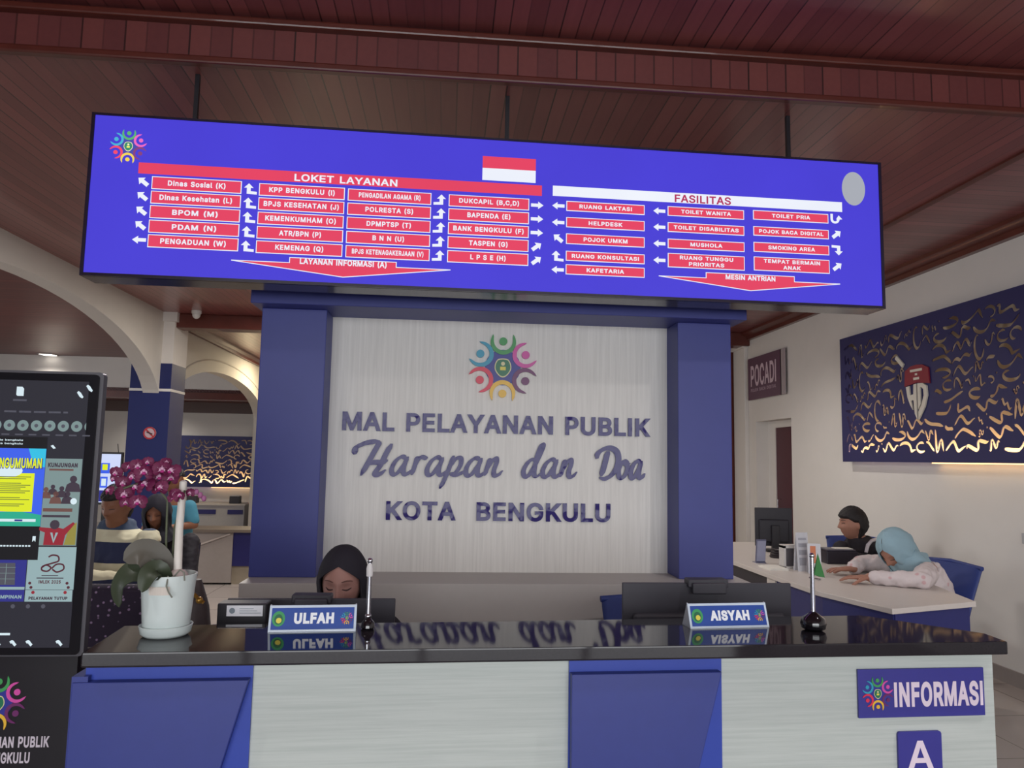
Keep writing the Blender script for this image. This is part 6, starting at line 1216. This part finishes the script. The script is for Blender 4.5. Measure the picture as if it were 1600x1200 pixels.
# the man by the white wall, turned to the left
w2 = thing('person', 'man in a black top with a white shoulder stripe seated by the white wall', 'person', (3.25, 5.6, 0))
hc = Vector((3.115, 5.47, .985)); H2 = head_matrix(hc, 80, 0, 0, 1.0)
b = MB(); head_geo(b, H2)
b.capsule(hc+Vector((.025, .0, -.06)), .050, (3.195, 5.49, .83), .058)
ex = Vector((.93, .36, 0)); ey = Vector((-.36, .93, 0))
def R2(c, a, d): return (Vector(c), ex*a, ey*d)
rings = [R2((3.30, 5.62, .44), .17, .12), R2((3.28, 5.60, .56), .155, .11), R2((3.24, 5.56, .68), .175, .115), R2((3.20, 5.52, .805), .20, .09), R2((3.20, 5.51, .85), .10, .06)]
torso(b, rings)
aL = [(3.02, 5.44, .785), (2.93, 5.26, .80), (2.74, 5.40, .80)]; aR = [(3.385, 5.58, .80), (3.30, 5.33, .80), (2.86, 5.20, .80)]
aL = [(3.01, 5.45, .80), (2.97, 5.30, .62), (2.76, 5.38, .795)]; aR = [(3.39, 5.58, .81), (3.24, 5.30, .70), (2.84, 5.24, .80)]
lg = [[(3.22, 5.55, .45), (2.95, 5.30, .46), (2.98, 5.33, .08)], [(3.37, 5.62, .45), (3.12, 5.25, .46), (3.14, 5.28, .08)]]
for A_ in (aL, aR): limb(b, A_, [.052, .042, .028])
for A_ in lg: limb(b, A_, [.085, .06, .045]); b.capsule((A_[2][0], A_[2][1], .04), .038, (A_[2][0]-.10, A_[2][1]-.13, .03), .03)
hand(b, aL[2], (-1, .2, -.08), (0, 0, -1), 1, .3); hand(b, aR[2], (-1, .2, -.08), (0, 0, -1), 1, .3)
body_obj(b, 'body', skin_b, w2, .005, 2)
top_black = M('top_black', (28, 24, 32), .8, var=.15, scale=40)
b = MB(); torso(b, rings[:-1], .016); b.loft([(Vector((3.20, 5.51, .80)), ex*.19, ey*.10), (Vector((3.20, 5.51, .862)), ex*.14, ey*.095), (Vector((3.185, 5.50, .90)), ex*.072, ey*.072)], 24)
limb(b, aL, [.068, .056, .044]); limb(b, aR, [.068, .056, .044])
folds(body_obj(b, 'jacket', top_black, w2, .010, 3), .018)
b = MB()
for A_ in lg: limb(b, A_, [.10, .078, .062])
body_obj(b, 'trousers', M('trousers_dark', (36, 36, 48), .8), w2, .010, 3)
b = MB(); P = [Vector((3.165, 5.385, .785)), Vector((3.19, 5.40, .84)), Vector((3.235, 5.43, .868)), Vector((3.30, 5.47, .876)), Vector((3.37, 5.51, .868))]
b.tube(P, [.012, .014, .014, .014, .012], 8); obj('stripe', b, M('stripe_white', (196, 190, 196), .8), w2, smooth=True)
hair_m = M('hair_black', (30, 25, 27), .6, var=.3, scale=120, bump=.5)
def hair_cap(Mx, front, back, side, parent, mat, thick=.016):
    """short hair: a skullcap over the head down to a hairline that depends on direction"""
    b = MB(); n, m_ = 22, 48; V_ = []; rg = random.Random(2)
    for off in (1, 0):
        for i in range(n+1):
            for k in range(m_):
                ph = 2*PI*k/m_; fr = math.sin(ph)
                lim = front if fr > .55 else (side+(front-side)*max(0, (fr-.1)/.45) if fr > .1 else (side+(back-side)*min(1, max(0, -.12-fr)/.45)))
                th = lim*max(.03, i/n); p = head_point(th, ph)
                jag = .004*math.sin(ph*13+i)+.003*math.sin(ph*29+2*i)
                q = p*(1+(thick+jag*.8)/p.length*(1.0 if off else .1)*(1 if i < n else .55)); V_.append(Mx @ (q+Vector((0, 0, .004*off))))
    N = (n+1)*m_
    F_ = [(i*m_+k, (i+1)*m_+k, (i+1)*m_+(k+1) % m_, i*m_+(k+1) % m_) for i in range(n) for k in range(m_)]
    F_ += [tuple(N+q for q in reversed(f)) for f in F_]+[(n*m_+k, n*m_+(k+1) % m_, N+n*m_+(k+1) % m_, N+n*m_+k) for k in range(m_)]+[tuple(range(m_))]
    b.geo(V_, F_); return obj('hair', b, mat, parent, smooth=True)
hair_cap(H2, rad(67), rad(150), rad(80), w2, hair_m, .022)
for s in (-1, 1):
    face_strip(H2, [(s*(.018+.026*k/6), .008+.003*math.sin(PI*k/6)) for k in range(7)], .005, 'eye', lash, w2)
    face_strip(H2, [(s*(.014+.034*k/6), .031+.005*math.sin(PI*k/7)) for k in range(7)], .006, 'eyebrow', hair_m, w2, .0004)
face_strip(H2, [(-.022+.044*k/8, -.055) for k in range(9)], .008, 'lips', lipc, w2, -.001)

# the woman leaning over the side desk
w3 = thing('person', 'woman in pale blue hijab and pale floral blouse leaning over the side desk', 'person', (2.98, 4.42, 0))
hc = Vector((2.765, 4.38, .925)); H3 = head_matrix(hc, 108, -42, 0, 1.0)
b = MB(); head_geo(b, H3, False)
b.capsule(hc+Vector((.05, 0, -.04)), .048, (2.86, 4.38, .83), .058)
rings = [((3.0, 4.42, .45), (0, .18, 0), (.13, 0, 0)), ((2.99, 4.42, .58), (0, .155, 0), (.115, 0, .02)), ((2.95, 4.41, .70), (0, .165, 0), (.11, 0, .05)), ((2.89, 4.40, .795), (0, .175, 0), (.085, 0, .06)), ((2.85, 4.39, .835), (0, .10, 0), (.05, 0, .05))]
torso(b, rings)
aN = [(2.85, 4.215, .81), (2.70, 4.03, .800), (2.47, 4.17, .792)]; aF = [(2.83, 4.575, .81), (2.70, 4.66, .805), (2.56, 4.50, .795)]
lg3 = [[(2.97, 4.33, .46), (2.60, 4.30, .47), (2.64, 4.30, .08)], [(2.97, 4.51, .46), (2.60, 4.55, .47), (2.64, 4.55, .08)]]
for A_ in (aN, aF): limb(b, A_, [.048, .037, .026])
for A_ in lg3: limb(b, A_, [.082, .056, .042]); b.capsule((A_[2][0], A_[2][1], .04), .036, (A_[2][0]-.15, A_[2][1], .03), .028)
hand(b, aN[2], (-.85, .5, -.07), (0, 0, -1), 1, .25); hand(b, aF[2], (-1, .1, -.07), (0, 0, -1), -1, .22)
body_obj(b, 'body', skin_b, w3, .0045, 2)
blouse = FLECK('blouse_floral', (206, 194, 194), (196, 160, 162), 16, .22)
b = MB(); torso(b, rings[:-1], .020); b.loft([(Vector((2.88, 4.40, .79)), (0, .17, 0), (.07, 0, .05)), (Vector((2.84, 4.39, .85)), (0, .10, 0), (.05, 0, .05))], 24)
for A_ in (aN, aF): limb(b, [A_[0], A_[1], tuple(Vector(A_[1]).lerp(Vector(A_[2]), .90))], [.066, .050, .040])
folds(body_obj(b, 'blouse', blouse, w3, .009, 3), .026)
b = MB()
for A_ in lg3: limb(b, A_, [.098, .078, .066])
body_obj(b, 'trousers', M('trousers_grey', (96, 92, 100), .8), w3, .010, 3)
def open3(z):
    if z > .070 or z < -.125: return 0.0
    t = (.070-z)/.195
    return min(.58, .85*min(1, t*2.6)**.6) if t < .7 else max(0.0, .58*(1-(t-.7)/.3))
hij = M('hijab_blue', (142, 170, 182), .8, var=.06, scale=25)
b = MB(); hijab_shell(b, H3, open3, .142, .100, .130, .102, zlow=-.17); hj = folds(obj('hijab', b, hij, w3, smooth=True), .014)
b = MB(); b.loft([((2.80, 4.385, .90), (0, .095, 0), (.075, 0, .05)), ((2.84, 4.39, .85), (0, .135, 0), (.075, 0, .06)), ((2.86, 4.395, .825), (0, .14, 0), (.08, 0, .06))], 28); obj('drape', b, hij, hj, smooth=True)
for s in (-1, 1): face_strip(H3, [(s*(.018+.026*k/6), .004-.004*math.sin(PI*k/6)) for k in range(7)], .004, 'eye_lashes', lash, w3)

# three people waiting in the left hall, behind the orchid
def seated(name_label, loc, yaw, hc, hyaw, hpitch, cloth, trousers, skin, hand_pts, hood=None, s=1.0, hs=None):
    t = thing('person', name_label, 'person', loc); L = Vector(loc); A = Matrix.Rotation(rad(yaw), 4, 'Z')      # local: faces -y
    def P(x, y, z): return L+(A @ Vector((x*s, y*s, z*s)))
    def Vv(x, y, z): return A @ Vector((x*s, y*s, z*s))
    Hm = head_matrix(hc, hyaw, hpitch, 0, hs or s)
    b = MB(); head_geo(b, Hm); neck = P(0, .02, .88); b.capsule(Vector(hc)+Vector((0, 0, -.06)), .05*s, neck, .058*s)
    rg = [(P(0, .02, .44), Vv(.17, 0, 0), Vv(0, .12, 0)), (P(0, .03, .58), Vv(.15, 0, 0), Vv(0, .105, 0)), (P(0, .02, .72), Vv(.175, 0, 0), Vv(0, .11, 0)), (P(0, .02, .83), Vv(.185, 0, 0), Vv(0, .085, 0)), (P(0, .02, .87), Vv(.10, 0, 0), Vv(0, .06, 0))]
    torso(b, rg); collar = [rg[-2], rg[-1], (P(0, .02, .92), Vv(.062, 0, 0), Vv(0, .06, 0))]; arms = []
    for sg in (-1, 1):
        e, h_ = hand_pts[0 if sg < 0 else 1]; A_ = [P(sg*.20, .02, .82), P(*e), P(*h_)]; arms.append(A_); limb(b, A_, [.052, .042, .028])
        hand(b, A_[2], Vv(-sg*.3, -1, -.1), (0, 0, -1), -sg, .35, s)
    lgs = [[P(sg*.10, -.02, .45), P(sg*.11, -.42, .46), P(sg*.11, -.40, .08)] for sg in (-1, 1)]
    for A_ in lgs: limb(b, A_, [.085, .06, .045]); b.capsule(A_[2]-Vector((0, 0, .04)), .038, A_[2]+Vv(0, -.15, -.05), .03)
    body_obj(b, 'body', skin, t, .006, 2)
    b = MB(); torso(b, rg[:-1], .016); torso(b, collar, .012)
    for A_ in arms: limb(b, [A_[0], A_[1], A_[1].lerp(A_[2], .8)], [.068, .056, .046])
    folds(body_obj(b, 'shirt', cloth, t, .010, 3), .02)
    b = MB()
    for A_ in lgs: limb(b, A_, [.10, .078, .062])
    body_obj(b, 'trousers', trousers, t, .012, 3)
    if hood is None: hair_cap(Hm, rad(62), rad(130), rad(84), t, hair_m, .016)
    else: b = MB(); hijab_shell(b, Hm, open3, .142, .100, .128, .104, zlow=-.19); obj('hijab', b, hood, t, smooth=True)
    for sg in (-1, 1): face_strip(Hm, [(sg*(.018+.026*k/6), .006) for k in range(7)], .005, 'eye', lash, t)
    return t
def bench(name, label, loc, yaw, z, col):
    t = thing('waiting_chair', label, 'chair', loc, rad(yaw), 'dark chairs in the left hall')
    b = MB(); b.loft([((0, -.2, z-.03), (.22, 0, 0), (0, 0, .025)), ((0, .22, z-.03), (.22, 0, 0), (0, 0, .025))], 16, power=5); obj('seat', b, col, t, local=True)
    b = MB(); b.loft([((0, .24, z+.05), (.20, 0, 0), (0, .018, 0)), ((0, .28, z+.36), (.21, 0, 0), (0, .018, 0))], 16, power=5); obj('backrest', b, col, t, local=True)
    for x in (-.18, .18):
        for y in (-.18, .2): b = MB(); b.tube([(x, y, 0), (x, y, z-.03)], .013, 8); obj('leg', b, chrome, t, local=True)
    return t
wc = M('waiting_chair_dark', (38, 34, 50), .6)
striped = BANDS('striped_shirt', 2, [(.40, (38, 44, 72)), (.74, (206, 198, 168)), (.80, (38, 44, 76)), (.915, (204, 198, 170)), (.983, (52, 66, 90))])
bench('waiting_chair', 'dark chair under the person in the striped shirt beside the kiosk', (-1.95, 4.70, 0), -20, .44, wc)
p1 = seated('person in a navy and cream striped shirt sitting between the kiosk and the orchid', (-1.95, 4.62, .0), -20, (-1.925, 4.57, 1.12), 165, -14, striped, M('trousers_night', (30, 26, 44), .8), skin_c, [((-.22, -.12, .60), (-.10, -.30, .66)), ((.24, -.10, .62), (.10, -.32, .68))], None, 1.13, .98)
b = MB(); b.box((-1.985, 4.26, .80), (.075, .012, .10), 0, (.2, 0, .2)); tag(obj('folded_paper', b, M('paper_beige', (196, 186, 178), .7), loc=(-1.985, 4.26, .80)), 'folded pale paper held on the lap of the person in the striped shirt', 'paper')
bench('waiting_chair', 'dark chair under the person in black behind the orchid stake', (-2.09, 5.78, 0), 5, .38, wc)
seated('person in a black hood and black clothes sitting behind the orchid blossoms', (-2.09, 5.74, -.04), 5, (-2.085, 5.62, 1.0), 185, -14, top_black, top_black, skin_c, [((-.24, -.10, .60), (-.10, -.30, .55)), ((.24, -.10, .60), (.10, -.30, .55))], M('hood_black', (24, 22, 34), .85), 1.0)
# the one leaning on the hall counter in a teal shirt
t = thing('person', 'person in a teal shirt and patterned shorts leaning behind the orchid stake', 'person', (-2.33, 7.0, 0)); p3root = t
hc = (-2.40, 6.93, 1.19); Hm = head_matrix(hc, -60, -15, 0, .92)
b = MB(); head_geo(b, Hm); b.capsule((-2.40, 6.95, 1.12), .044, (-2.39, 6.97, 1.03), .05)
rg = [((-2.36, 7.02, .60), (.13, 0, 0), (0, .10, 0)), ((-2.37, 7.01, .72), (.12, 0, 0), (0, .09, 0)), ((-2.38, 6.99, .86), (.14, 0, 0), (0, .09, 0)), ((-2.39, 6.98, .97), (.15, 0, 0), (0, .07, 0)), ((-2.39, 6.97, 1.01), (.08, 0, 0), (0, .05, 0))]
torso(b, rg); aA = [(-2.25, 6.95, .955), (-2.19, 6.92, .80), (-2.33, 6.74, .79)]; aB = [(-2.53, 6.98, .95), (-2.60, 6.90, .76), (-2.50, 6.70, .80)]
for A_ in (aA, aB): limb(b, A_, [.046, .037, .025])
hand(b, aA[2], (-1, -.4, 0), (0, 0, -1), 1, .4, .9); hand(b, aB[2], (.8, -.5, 0), (0, 0, -1), -1, .4, .9)
lt = [[(-2.29, 7.02, .60), (-2.25, 6.98, .36), (-2.14, 7.02, .06)], [(-2.43, 7.02, .60), (-2.45, 6.99, .36), (-2.46, 7.04, .06)]]
for A_ in lt: limb(b, A_, [.075, .052, .038]); b.capsule((A_[2][0], A_[2][1], .035), .034, (A_[2][0]+.03, A_[2][1]-.14, .028), .026)
body_obj(b, 'body', skin_c, t, .006, 2)
b = MB(); torso(b, rg[:-1], .016)
for A_ in (aA, aB): limb(b, [A_[0], tuple(Vector(A_[0]).lerp(Vector(A_[1]), .75))], [.064, .058])
body_obj(b, 'shirt', M('teal_shirt', (66, 128, 150), .85, var=.08), t, .010, 3)
b = MB()
for A_ in lt: limb(b, [A_[0], tuple(Vector(A_[0]).lerp(Vector(A_[1]), .85))], [.095, .082])
b.loft([((-2.36, 7.02, .58), (.16, 0, 0), (0, .12, 0)), ((-2.36, 7.02, .68), (.14, 0, 0), (0, .105, 0))], 24)
body_obj(b, 'shorts', FLECK('shorts_patterned', (70, 72, 100), (170, 166, 180), 22, .38), t, .010, 3)
hair_cap(Hm, rad(60), rad(130), rad(84), t, hair_m, .016)

p3root.location.x -= .05
